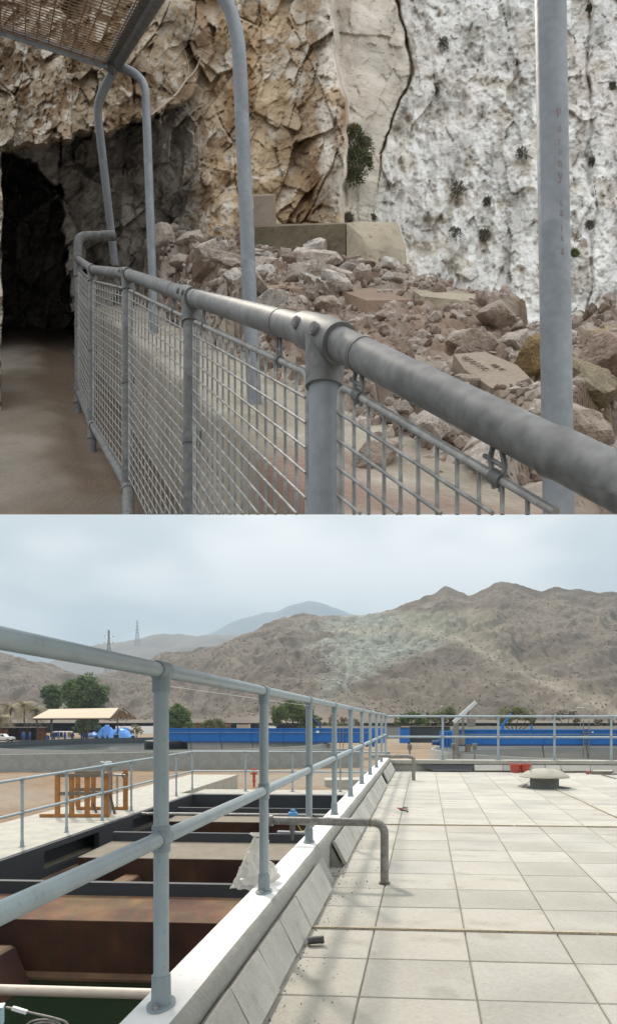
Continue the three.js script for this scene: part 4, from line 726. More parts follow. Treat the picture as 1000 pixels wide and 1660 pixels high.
// ---- plastic bag hung behind the second post
{
  const c = roofAt(420, 1358, 4.15), o = thing('plastic_bag', 'crumpled clear plastic bag hanging behind the second railing post', 'bag', c), px = 4.15 * K / FOCAL;
  const L = lut([[0, -6], [0.1, -13], [0.3, -20], [0.6, -29], [1, -39]]), Rr = lut([[0, 8], [0.08, 15], [0.2, 9], [0.4, 14], [0.58, 27], [0.7, 31], [0.8, 20], [1, 12]]);
  const g = sheet(72, 80, (a, b) => {
    const an = a * Math.PI * 2, x = Math.cos(an), z = Math.sin(an), l = L(b), rr = Rr(b), cx = (l + rr) / 2, hw = (rr - l) / 2;
    const cre = facet(a * 7 + b * 1.5, b * 4, 19, 0.35)[0], fold = 1 + 0.30 * cre * (0.3 + b) + 0.55 * fbm(Math.cos(an) * 2.2 + 3, Math.sin(an) * 2.2, b * 1.4, 3) * (0.3 + b) + 0.5 * Math.abs(fbm(x * 3.5, z * 3.5, b * 4, 4)), drop = b * 84 + 5 * x * b + 5 * fbm(an * 1.2, 4, 0, 2) * b;
    return [V(c.x + (cx + x * hw * fold) * px, c.y - drop * px + 9 * fbm(x * 3, z * 3, b * 6, 3) * px, c.z + z * hw * 0.5 * fold * px), [1, 1, 1], a, b];
  });
  const m = raw('bag_film', g, M.bag, o); m.geometry.translate(-o.position.x, -o.position.y, -o.position.z);
  const k = sheet(30, 16, (a, b) => { const an = a * 6.283, q = 9 + 4 * Math.sin(b * 3) + 3 * fbm(Math.cos(an) * 2, Math.sin(an) * 2, b * 3, 3) * 2; return [V(c.x + (-2 + Math.cos(an) * q) * px, c.y + (2 + b * 6) * px, c.z + Math.sin(an) * q * 0.6 * px), [1, 1, 1], a, b]; });
  const kk = raw('gathered_neck', k, M.bag, o); kk.geometry.translate(-o.position.x, -o.position.y, -o.position.z);
}
// ---- things lying on the roof
{
  for (const [f, a, b, lab] of [[4.15, -0.63, 6, 'pale timber strip laid across the pavers near the front'], [8.10, -0.6, 8, 'pale timber strip laid across the middle of the roof']]) {
    const r = rng(f * 10 | 0), g = []; let x = a; while (x < b) { const L = 0.9 + 0.8 * r(), o = (r() - 0.5) * 0.006; g.push(bar(roof(x, 0.007, f + o), roof(Math.min(b, x + L - 0.01), 0.007, f + o + (r() - 0.5) * 0.006), 0.020 * K, 0.012 * K)); x += L; }
    const st = thing('timber_strip', lab, 'strip', roof(a, 0, f)); g.forEach(q => obj('batten', q, M.strip, st));
  }
  const P = (u, v, lift = 0.012) => { const d = 1.21 * FOCAL / (v - VH), p = roofAt(u, v, d); p.y = lift; return p; };
  tag(obj('cord', sweep(new THREE.CatmullRomCurve3([[898, 1279], [915, 1287], [940, 1298], [968, 1312], [1002, 1327], [1060, 1354]].map(([u, v]) => P(u, v))).getPoints(40), 0.009, { seg: 6 }), M.strip), 'beige cord running from the roof vent towards the right', 'cord');
  // roof vent
  const vc = roof(2.36, 0, 12.3), vent = thing('roof_vent', 'round roof vent with a wide domed cowl', 'vent', vc);
  const vb = P(882, 1277, 0); vent.position.copy(vb);
  obj('neck', lathe([[0.235 * K, 0], [0.235 * K, 0.18 * K], [0.225 * K, 0.2 * K]], vb, 40), std({ color: rgb(0.19, 0.20, 0.19), map: T.galv, roughness: 0.7 }), vent);
  obj('cowl', lathe([[0.0, 0.322 * K], [0.06 * K, 0.32 * K], [0.18 * K, 0.305 * K], [0.29 * K, 0.27 * K], [0.36 * K, 0.23 * K], [0.40 * K, 0.195 * K], [0.405 * K, 0.18 * K], [0.39 * K, 0.182 * K], [0.2 * K, 0.20 * K]], vb, 48), std({ color: rgb(0.36, 0.35, 0.31), map: T.concCol, roughness: 0.9 }), vent);
  for (const [dx, dz] of [[0, 0.05], [-0.26, 0.12], [0.25, 0.12]]) obj('fixing_bolt', sweep([vb.clone().add(V(dx * K, 0.285 * K + (dx ? 0 : 0.05 * K), dz * K)), vb.clone().add(V(dx * K, 0.335 * K + (dx ? -0.01 : 0.04 * K), dz * K))], 0.014 * K, { seg: 8 }), M.steel, vent);
  tag(obj('vent_shade_scrap', [hull([P(838, 1274, 0.004), P(852, 1271, 0.02), P(862, 1276, 0.006), P(846, 1277, 0.015)]), sweep([P(846, 1277), P(868, 1266, 0.10)], 0.008, { seg: 6 })], M.bolt), 'dark scraps standing in for vent shade left of the roof vent', 'scrap');  // dark flat piece and thin rod stand in for shade beside the vent
  tag(obj('vent_shade_scrap', [hull([P(906, 1274, 0.004), P(926, 1277, 0.004), P(921, 1279, 0.012), P(905, 1277, 0.018)])], M.bolt), 'dark scrap standing in for vent shade right of the roof vent', 'scrap');  // dark flat piece drawn as the vent shadow on the pavers
  // buckets
  const bucket = (u, label) => { const c = P(u, 1252.5, 0), b = thing('bucket', label, 'bucket', c, 'red buckets by the far parapet'); obj('body', lathe([[0.078 * K, 0], [0.088 * K, 0.012 * K], [0.118 * K, 0.165 * K], [0.125 * K, 0.168 * K], [0.125 * K, 0.18 * K], [0.112 * K, 0.178 * K], [0.08 * K, 0.02 * K], [0, 0.02 * K]], c, 28), M.red, b); return [b, c]; };
  bucket(835, 'left red bucket standing by the far parapet'); const [b2, c2] = bucket(851, 'red bucket with its wire handle raised by the far parapet');
  obj('handle', sweep(Array.from({ length: 15 }, (_, i) => { const a = i / 14 * Math.PI; return c2.clone().add(V(Math.cos(a) * 0.12 * K, (0.17 + 0.135 * Math.sin(a)) * K, 0)); }), 0.006, { seg: 6 }), M.steel, b2);
  // timber and tile offcuts
  tag(obj('plank', bar(P(902, 1253, 0.015), P(933, 1253, 0.015), 0.06, 0.03), M.woodGrey), 'short weathered plank lying behind the roof vent', 'plank');
  const pile = thing('offcut_pile', 'pile of tile and timber offcuts at the right end of the roof', 'pile', P(975, 1251, 0));
  obj('timber', bar(P(956, 1255, 0.03), P(990, 1256, 0.03), 0.12, 0.06), M.silt, pile); obj('red_end', bar(P(950, 1254.6, 0.034), P(954, 1254.8, 0.034), 0.11, 0.055), M.red, pile);
  obj('tile_offcut', bar(P(961, 1254.5, 0.078), P(992, 1255.5, 0.09), 0.34, 0.025), M.tiles[2], pile); obj('tile_offcut', bar(P(993, 1255, 0.04), P(1015, 1256, 0.04), 0.3, 0.03), M.tiles[0], pile); obj('rod', sweep([P(974, 1257, 0.02), P(998, 1263, 0.012)], 0.012, { seg: 8 }), M.bolt, pile);
  // brush head
  const b = P(512, 1533, 0.035), br = thing('brush_head', 'dark bristle brush head lying against the skirting tiles', 'brush', b), r = rng(8), bp = [];
  obj('core', sweep([b.clone().add(V(-0.052, 0, 0.006)), b.clone().add(V(0.052, 0.004, -0.006))], 0.025, { seg: 12 }), M.bolt, br);
  for (let i = 0; i < 900; i++) { const x = (r() - 0.5) * 0.108, a = r() * 6.283, c = b.clone().add(V(x, 0.004 * x / 0.05, -0.1 * x)), d = V((r() - 0.5) * 0.5, Math.cos(a), Math.sin(a)).normalize(), q = V(1, 0, 0).cross(d).normalize(); const e = c.clone().addScaledVector(d, 0.028 + 0.012 * r()), s = c.clone().addScaledVector(d, 0.018); bp.push(...s.clone().addScaledVector(q, 0.002).toArray(), ...e.toArray(), ...s.clone().addScaledVector(q, -0.002).toArray()); }
  const bg = new THREE.BufferGeometry(); bg.setAttribute('position', new THREE.Float32BufferAttribute(bp, 3)); bg.computeVertexNormals(); stuff(obj('bristles', bg, std({ color: rgb(0.045, 0.03, 0.03), roughness: 0.95, side: THREE.DoubleSide }), br));
  // pliers
  const pl = thing('pliers', 'open pliers with orange grips lying on the pavers', 'pliers', P(652, 1312, 0));
  obj('jaws', [bar(P(658, 1310, 0.012), P(660, 1317, 0.012), 0.03, 0.014), bar(P(654, 1310, 0.013), P(660, 1310.5, 0.013), 0.03, 0.016)], M.bolt, pl);
  obj('grip', [bar(P(644, 1311, 0.012), P(655, 1312, 0.012), 0.024, 0.014)], std({ color: rgb(0.45, 0.10, 0.04), roughness: 0.5 }), pl); obj('grip', [bar(P(648, 1313.5, 0.012), P(657, 1315.5, 0.012), 0.024, 0.014)], M.rubber, pl);
  // crumbs of mortar along the skirting and grit in the break
  const N = 420, im = new THREE.InstancedMesh(boxUV(new THREE.IcosahedronGeometry(1, 0)), std({ color: rgb(0.16, 0.15, 0.13), roughness: 1 }), N), o = new THREE.Object3D();
  for (let i = 0; i < N; i++) { const z = r(), f = 2.6 + 9 * z * z + (r() < 0.35 ? 2.2 * r() : 0), k = r(), p = r() < 0.25 ? roof(-0.70 + 0.1 * r(), 0.004, 5.45 + 0.38 * r()) : roof(-0.61 + 0.26 * k * k * k, 0.003, f); o.position.copy(p); const s = 0.002 + 0.006 * r() * r(); o.scale.set(s, s * 0.6, s); o.rotation.set(r() * 6, r() * 6, 0); o.updateMatrix(); im.setMatrixAt(i, o.matrix); }
  im.name = 'mortar_crumbs'; im.userData = { kind: 'stuff', label: 'dark mortar crumbs scattered along the skirting tiles', category: 'debris' }; scene.add(im);
  // thin white string stretched along the railing
  tag(obj('string_line', sweep([[-120, 1060, 2.4], [0, 1076, 2.6], [120, 1092, 2.9], [250, 1109, 3.3], [420, 1133, 4.2], [500, 1144, 5.4]].map(q => roofAt(...q)), 0.0016, { seg: 5 }), M.white), 'thin white string stretched outside the near railing', 'string');
}

// ================================================================ THE SITE BEYOND THE ROOF
const GROUND = -1.55;
M.paleWall = std({ color: rgb(0.30, 0.315, 0.31), map: T.concCol, roughness: 0.9 });
const groundAt = d => GROUND - 2.0 * sst(48, 118, d);                    // the site falls away beyond the tanks
const g0 = (u, d) => { const p = roofAt(u, VH, d); p.y = groundAt(d) * K; return p; };
const up = (p, h) => V(p.x, p.y + h * K, p.z);
// concrete walkway round the tank
{
  const w = struct(obj('walkway', [prism(-8.35, -6.64, -1.6, -0.944, 1.5, 26), prism(-6.638, -6.302, -1.0, -0.944, 1.5, 19.758), prism(-6.3, -0.6, -1.6, -0.944, 19.76, 20.9)], M.concrete));
}
// sand
{
  const ax = n => [...Array(n + 1).keys()].map(i => i / n), px = t => { const s = t * 2 - 1; return Math.sign(s) * (18 * Math.abs(s) + 700 * Math.abs(s) ** 4) - 3; }, pz = t => 3 + 60 * t + 900 * t ** 4;
  const g = sheet(220, 260, (a, b) => {
    const r = px(a), f = pz(b), n = fbm(r * 0.5, f * 0.5, 0, 4), m = fbm(r * 0.06, f * 0.06, 3, 4), near = sst(60, 25, f);
    const heap = 0.42 * Math.exp(-(((r + 10.2) / 1.4) ** 2) - (((f - 24.5) / 1.6) ** 2)) + 0.22 * Math.exp(-(((r + 16) / 2) ** 2) - (((f - 31) / 1.5) ** 2)) + 0.2 * Math.exp(-(((r + 4.2) / 1.2) ** 2) - (((f - 26) / 1) ** 2));
    const y = groundAt(f) + near * (0.05 * n + 0.10 * Math.max(0, m)) + heap;
    let c = mix3([0.205, 0.14, 0.088], [0.265, 0.198, 0.137], clamp(0.5 + 1.3 * n)); c = mix3(c, [0.25, 0.225, 0.19], sst(0.05, 0.3, m) * 0.6);
    c = mix3(c, [0.23, 0.14, 0.08], sst(0.12, 0.3, fbm(r * 0.22 + 8, f * 0.5, 5, 4)) * 0.6 * near);
    return [roof(r, y, f), c, r, f];
  });
  const p = g.attributes.position, keep = [], id = g.index.array;
  const inside = i => { const x = p.getX(i) / K, z = p.getZ(i) / K, r = x * CA + z * SA, f = x * SA - z * CA; return r > -8.2 && r < 11.5 && f < 20.7; };
  for (let i = 0; i < id.length; i += 3) if (!(inside(id[i]) && inside(id[i + 1]) && inside(id[i + 2]))) keep.push(id[i], id[i + 1], id[i + 2]);
  g.setIndex(keep); struct(raw('sandy_ground', g, M.sand));
}
// ---- hills
function range(name, ridge, far, near, amp, colour, { nu = 500, nv = 120, u0 = -420, u1 = 1420, foot = 1172, shape = 0.9, seed = 0, freq = 1, grain = 0 } = {}) {
  const R = lut(ridge), g = sheet(nu, nv, (a, b) => {
    const u = u0 + (u1 - u0) * a, s = b / 0.92, w = fbm(u / 240, s * 2, seed, 3), D = far * (1 + 0.12 * fbm(u / 300 + seed, 3, 0, 3)), d0 = mix(near, D, Math.min(s, 1)), d = d0 + (s > 1 ? (s - 1) * far * 0.6 : 0);
    let v = mix(foot, R(u), Math.pow(Math.min(s, 1), shape)); v += s > 1 ? (s - 1) * 260 : 0;
    const x = (u - U0) / FOCAL * d * freq, z = d * freq;
    const ridgeN = 1 - Math.abs(fbm(x / 75 + seed + 1.6 * w, z / 210, 0, 5)) * 2.2, fine = fbm(x / 14, z / 14, seed, 4);
    const e = sst(0, 0.15, s) * (0.35 + 0.65 * sst(1.02, 0.75, s));
    v -= (amp * (ridgeN - 0.55) * e + amp * 0.28 * fine * sst(0, 0.1, s)) / d0 * FOCAL;
    if (grain) v -= (2.4 * (0.5 - Math.abs(fbm(x / 34 + 5, z / 46, 7, 4)) * 2) * e + 0.8 * (0.5 - 2 * Math.abs(fbm(x / 9, z / 11, 9, 3))) * e + 0.5 * vn(x / 1.7, z / 2.2) * e) / d0 * FOCAL;
    const p = roofAt(u, v, d); return [p, colour(u, v, x, z, fine, ridgeN), p.x * 0.02, p.z * 0.02 + p.y * 0.015];
  });
  return struct(raw(name, g, M.hill));
}
const nearRidge = [[-420, 1030], [-200, 1040], [0, 1060], [40, 1067], [90, 1084], [130, 1102], [170, 1097], [240, 1076], [268, 1060], [300, 1058], [345, 1052], [400, 1026], [460, 1004], [500, 999], [545, 1004], [580, 1000], [640, 990], [690, 972], [722, 958], [758, 965], [800, 949], [812, 947], [842, 951], [880, 960], [905, 954], [940, 953], [1000, 962], [1150, 985], [1420, 1010]];
const screeLeft = lut([[980, 640], [1005, 536], [1020, 524], [1060, 520], [1110, 524], [1140, 512]]), screeRight = lut([[980, 700], [995, 735], [1020, 745], [1050, 700], [1080, 640], [1110, 566], [1140, 530]]);
const road = lut([[500, 1024], [560, 1021], [640, 1018], [700, 1020], [740, 1030], [790, 1058], [840, 1085], [900, 1115], [960, 1140], [1000, 1152]]);
const hillColour = (u, v, x, z, fine, rn) => {
  const n = fbm(x / 22, z / 22, 4, 4), m = fbm(x / 3.2, z / 4, 9, 3), L = fbm(x / 90, z / 60, 2, 3);
  let c = mix3([0.086, 0.069, 0.052], [0.152, 0.125, 0.096], clamp(0.5 + 0.9 * n + 0.45 * m + 0.6 * L));
  c = mix3(c, [0.10, 0.082, 0.066], sst(0.10, 0.34, m + 0.4 * fine) * 0.5);
  const sc = sst(-26, 40, u - screeLeft(v) + 60 * n + 30 * m) * sst(-30, 40, screeRight(v) - u + 60 * n + 20 * m) * sst(985, 1000, v + 10 * n) * sst(1150, 1105, v);
  c = mix3(c, mix3([0.135, 0.147, 0.122], [0.235, 0.245, 0.205], clamp(0.5 + 1.6 * m)), sc * 0.9);
  const top = sst(620, 660, u) * sst(860, 740, u) * sst(984, 994, v + 8 * n) * sst(30, 0, v - road(u));
  c = mix3(c, mix3([0.16, 0.153, 0.112], [0.235, 0.205, 0.15], clamp(0.5 + 1.5 * n)), top * 0.7);
  const band = Math.exp(-(((v - road(u) - 3 + 4 * n) / 6) ** 2)) * sst(480, 560, u); c = mix3(c, [0.27, 0.24, 0.19], band * (0.5 + 0.5 * m));
  const band2 = Math.exp(-(((v - road(u) + 16 - 0.05 * (u - 740) + 6 * n) / 9) ** 2)) * sst(740, 780, u); c = mix3(c, [0.235, 0.20, 0.15], band2 * 0.4);
  return mix3(c, [0.135, 0.138, 0.11], sst(0.0, 0.3, L) * 0.3 * sst(1020, 1080, v) * sst(760, 840, u));
};
{
  range('hill', nearRidge, 520, 190, 13, hillColour, { nu: 980, nv: 300, seed: 3, grain: 1 });
  range('hill', [[-420, 1010], [-150, 1060], [60, 1085], [110, 1062], [150, 1048], [200, 1042], [250, 1030], [290, 1026], [315, 1030], [350, 1030], [420, 1040], [600, 1040], [1420, 1040]], 1900, 900, 26, (u, v, x, z, fine) => mix3([0.10, 0.088, 0.08], [0.15, 0.13, 0.115], clamp(0.5 + fine)), { nu: 260, nv: 60, seed: 11, freq: 0.3 });
  range('mountain', [[-420, 1000], [-100, 1040], [100, 1055], [250, 1048], [330, 1030], [372, 1010], [400, 1003], [432, 993], [450, 991], [470, 980], [500, 973], [522, 976], [545, 985], [575, 999], [640, 1010], [900, 1010], [1420, 1000]], 4300, 2500, 50, (u, v, x, z, fine) => mix3([0.09, 0.085, 0.085], [0.12, 0.112, 0.108], clamp(0.5 + fine)), { nu: 240, nv: 50, seed: 19, freq: 0.13 });
  // boulders strewn over the near slope
  const r = rng(99), N = 42000, im = new THREE.InstancedMesh(boxUV(new THREE.DodecahedronGeometry(1, 0).toNonIndexed()), std({ roughness: 1 }), N), o = new THREE.Object3D(), c = new THREE.Color();
  const hm = scene.getObjectByName('hill').geometry.attributes.position, nu = 981;
  for (let i = 0; i < N; i++) {
    const col = Math.floor(160 + r() * 640), row = Math.floor(14 + r() * 255), k = row * nu + col, x = hm.getX(k), y = hm.getY(k), z = hm.getZ(k), u = U0 + FOCAL * x / -z, v = VH + FOCAL * (y - EYE) / z;
    const sc = u > screeLeft(v) && u < screeRight(v) && v > 1000, s = (0.15 + 0.42 * Math.pow(r(), 5)) * (sc ? 1.3 : 1);
    o.position.set(x + (r() - 0.5) * 1.2, y + s * 0.25, z); o.scale.set(s * (0.7 + 0.6 * r()), s * (0.6 + 0.4 * r()), s); o.rotation.set(r() * 6, r() * 6, r() * 6); o.updateMatrix(); im.setMatrixAt(i, o.matrix);
    const t = r(); sc ? im.setColorAt(i, c.setRGB(mix(0.18, 0.40, t), mix(0.185, 0.40, t), mix(0.16, 0.35, t))) : im.setColorAt(i, c.setRGB(mix(0.12, 0.28, t), mix(0.096, 0.23, t), mix(0.078, 0.19, t)));
  }
  im.name = 'hillside_boulders'; im.userData = { kind: 'stuff', label: 'countless boulders strewn over the brown hillside', category: 'boulders' }; scene.add(im);
}
// ---- trees
function tree(name, label, base, lobes, mat, { leaf = 0.26, n = 900, seed = 1, trunkR = 0.22, group } = {}) {      // lobes: [offset right, up, away, radius] in metres
  const o = thing(name, label, 'tree', base, group), r = rng(seed), limbs = [], pos = [], S = K;
  const hub = up(base, lobes[0][1] * 0.42);
  limbs.push(sweep([base.clone().add(V(0, -0.2, 0)), base.clone().lerp(hub, 0.5).add(V(0.12, 0, 0.05)), hub], trunkR * S, { seg: 9, r2: trunkR * 0.7 * S }));
  for (const [x, y, z, R] of lobes) { const c = base.clone().add(V(x * S, y * S, z * S)); limbs.push(sweep([hub, hub.clone().lerp(c, 0.55).add(V(0, 0.15 * R, 0)), c], trunkR * 0.5 * S, { seg: 6, r2: 0.03 })); }
  obj('trunk', limbs, M.bark, o);
  for (const [x, y, z, R] of lobes) {
    const c = base.clone().add(V(x * S, y * S, z * S)), q = Math.round(n * R * R), twigs = Math.max(8, Math.round(q / 26));
    for (let t = 0; t < twigs; t++) {
      const d = V(r() * 2 - 1, r() * 2 - 0.85, r() * 2 - 1).normalize(), tc = c.clone().addScaledVector(d, R * S * Math.pow(r(), 0.4) * (0.82 + 0.3 * r())), tr = R * S * (0.16 + 0.16 * r());
      for (let i = 0; i < 26; i++) {
        const p = tc.clone().add(V(r() * 2 - 1, (r() * 2 - 1) * 0.7, r() * 2 - 1).multiplyScalar(tr)), a = V(r() - 0.5, r() - 0.5, r() - 0.5).normalize(), b = a.clone().cross(V(r() - 0.5, r() - 0.5, r() - 0.5)).normalize(), s = leaf * S * (0.5 + 0.7 * r());
        pos.push(...p.clone().addScaledVector(a, s * 0.5).toArray(), ...p.clone().addScaledVector(b, s * 0.32).toArray(), ...p.clone().addScaledVector(a, -s * 0.5).toArray(), ...p.clone().addScaledVector(a, s * 0.5).toArray(), ...p.clone().addScaledVector(a, -s * 0.5).toArray(), ...p.clone().addScaledVector(b, -s * 0.32).toArray());
      }
    }
  }
  const g = new THREE.BufferGeometry(); g.setAttribute('position', new THREE.Float32BufferAttribute(pos, 3)); g.computeVertexNormals(); obj('crown', boxUV(g), mat, o);
  return o;
}
{
  const px = d => d / FOCAL;      // metres per photograph pixel at a distance
  const lobesFrom = (list, u, d) => list.map(([lu, lv, lr, dz = 0]) => [(lu - u) * px(d), (VH - lv) * px(d) + 1.21 - groundAt(d), dz, lr * px(d)]);
  const T1 = (name, label, u, d, list, mat, o) => tree(name, label, g0(u, d), lobesFrom(list, u, d), mat, o);
  T1('broad_tree', 'large deep green tree rising behind the open shelter', 140, 150, [[140, 1124, 24], [118, 1120, 18], [160, 1125, 17], [140, 1109, 17], [125, 1142, 18], [158, 1142, 16], [140, 1160, 17], [132, 1178, 12], [150, 1176, 12]], M.leafDeep, { seed: 11, n: 520, leaf: 0.5, trunkR: 0.4 });
  T1('broad_tree', 'smaller green tree left of the large one behind the shelter', 84, 156, [[84, 1128, 15], [78, 1120, 10], [90, 1120, 11], [84, 1142, 12], [92, 1136, 10]], M.leafDeep, { seed: 12, n: 520, leaf: 0.5, trunkR: 0.3 });
  T1('round_tree', 'round green tree behind the left end of the blue bridge', 287, 120, [[287, 1162, 17], [274, 1166, 12], [300, 1166, 13], [288, 1152, 12], [280, 1176, 10], [300, 1177, 10]], M.leafDeep, { seed: 13, n: 726, leaf: 0.34 });
  T1('round_tree', 'light green bush in front of the round tree by the blue bridge', 309, 112, [[309, 1177, 8], [303, 1181, 6], [315, 1180, 5]], M.leafMid, { seed: 14, n: 924, leaf: 0.3 });
  T1('spreading_tree', 'wide yellow green tree behind the middle of the blue bridge', 478, 115, [[470, 1155, 19], [450, 1157, 14], [490, 1156, 17], [505, 1166, 12], [515, 1172, 10], [446, 1168, 10], [470, 1143, 10], [494, 1172, 12]], M.leafMid, { seed: 15, n: 726, leaf: 0.34 });
  T1('scrub_tree', 'low scrub right of the round tree', 350, 140, [[340, 1174, 10], [356, 1172, 10], [330, 1177, 7], [366, 1177, 6]], M.leafPale, { seed: 16, n: 572, leaf: 0.36 });
  T1('scrub_tree', 'bright green scrub in front of the far containers', 662, 110, [[655, 1166, 11], [670, 1164, 12], [683, 1170, 10], [646, 1171, 8]], M.leafMid, { seed: 17, n: 726, leaf: 0.34 });
  T1('scrub_tree', 'yellow green scrub left of the inclined steel arm', 703, 125, [[698, 1164, 11], [711, 1166, 12], [724, 1158, 14], [735, 1166, 10]], M.leafPale, { seed: 18, n: 660, leaf: 0.34 });
  T1('acacia_tree', 'olive thorn tree behind the right blue bridge', 835, 95, [[820, 1162, 15], [840, 1158, 15], [857, 1163, 12], [812, 1172, 8], [866, 1170, 7]], M.leafPale, { seed: 19, n: 660, leaf: 0.28, trunkR: 0.16 });
  T1('acacia_tree', 'thin olive thorn tree between the lamp and the ladder of the right bridge', 918, 100, [[905, 1162, 12], [922, 1160, 12], [936, 1166, 9]], M.leafGrey, { seed: 20, n: 462, leaf: 0.26, trunkR: 0.14 });
  T1('acacia_tree', 'low olive thicket at the right edge behind the bridge', 985, 112, [[970, 1172, 9], [988, 1173, 9], [1008, 1171, 10]], M.leafGrey, { seed: 21, n: 528, leaf: 0.3 });
  T1('scrub_tree', 'dry shrub standing on the sand right of the shelter', 222, 118, [[220, 1180, 7], [226, 1186, 6], [215, 1186, 5]], M.leafDry, { seed: 22, n: 1144, leaf: 0.24, trunkR: 0.08 });
  T1('scrub_tree', 'bush behind the leftmost near post of the far railing', 535, 130, [[528, 1176, 7], [545, 1178, 7], [560, 1177, 7]], M.leafPale, { seed: 23, n: 660, leaf: 0.34 });
  T1('acacia_tree', 'grey thorn scrub far right of the wide tree', 545, 150, [[540, 1166, 10], [556, 1170, 9], [574, 1172, 8]], M.leafDry, { seed: 24, n: 440, leaf: 0.4 });
  // dry palms
  const palm = (u, d, topV, label, seed) => {
    const b = g0(u, d), o = thing('palm_tree', label, 'tree', b, 'dry palms behind the brown shed'), r = rng(seed), h = (VH - topV) * px(d) * K + EYE - b.y, c = V(b.x, b.y + h, b.z), fr = [];
    obj('trunk', sweep([b.clone().add(V(0, -0.2, 0)), c], 0.24, { seg: 8, r2: 0.18 }), M.bark, o);
    for (let i = 0; i < 60; i++) { const a = r() * 6.283, e = r() * 1.9 - 0.55, L = 2.8 + 1.5 * r(), pts = []; for (let k = 0; k <= 6; k++) { const t = k / 6; pts.push(c.clone().add(V(Math.cos(a) * L * t * Math.cos(e * 0.6), L * (Math.sin(e) * t - 0.75 * t * t), Math.sin(a) * L * t * Math.cos(e * 0.6)))); }
      for (let k = 0; k < 6; k++) for (let q = 0; q < 4; q++) for (const s of [-1, 1]) { const p = pts[k].clone().lerp(pts[k + 1], q / 4), d1 = pts[k + 1].clone().sub(pts[k]).normalize(), sd = V(-Math.sin(a), -0.5, Math.cos(a)).multiplyScalar(s * 0.55).addScaledVector(d1, 0.3); fr.push(...p.toArray(), ...p.clone().add(sd).toArray(), ...p.clone().addScaledVector(d1, 0.09).toArray()); } }
    const g = new THREE.BufferGeometry(); g.setAttribute('position', new THREE.Float32BufferAttribute(fr, 3)); g.computeVertexNormals(); obj('fronds', boxUV(g), M.leafDry, o);
  };
  palm(18, 154, 1148, 'dry palm rising over the left end of the brown shed', 71); palm(40, 162, 1144, 'tallest dry palm behind the brown shed', 72); palm(60, 158, 1152, 'dry palm nearest the open shelter', 73); palm(-6, 160, 1152, 'dry palm cut by the left edge of the picture', 74); palm(2, 146, 1166, 'low dry palm close behind the brown shed', 75);
}
// ---- round clarifier tanks
function clarifier(name, label, cu, cd, R, yTop, dark) {
  const c = g0(cu, cd), o = thing(name, label, 'tank', c), top = (yTop - GROUND) * K, r = R * K;
  obj('outer_wall', lathe([[r, -0.4], [r, top], [r - 0.22, top], [r - 0.22, top - 0.5], [r - 0.9, top - 0.52], [r - 0.9, -0.3]], c, 120), M.greyWall, o);
  obj('rim_lining', lathe([[r - 0.24, top - 0.48], [r - 0.225, top + 0.012], [r - 0.30, top + 0.012], [r - 0.30, top - 0.48]], c, 120), dark ? M.darkRim : M.greyWall, o);
  if (dark) obj('weir_ring', lathe([[r - 0.96, top - 0.7], [r - 0.96, top - 0.12], [r - 1.06, top - 0.12], [r - 1.06, top - 0.7]], c, 120), M.darkRim, o);
  const w = new THREE.CircleGeometry(r - 1.0, 90); w.rotateX(-Math.PI / 2); w.translate(c.x, c.y + top - 0.42, c.z); struct(obj('clarifier_water', w, M.tankWater));
  return [o, c, top];
}
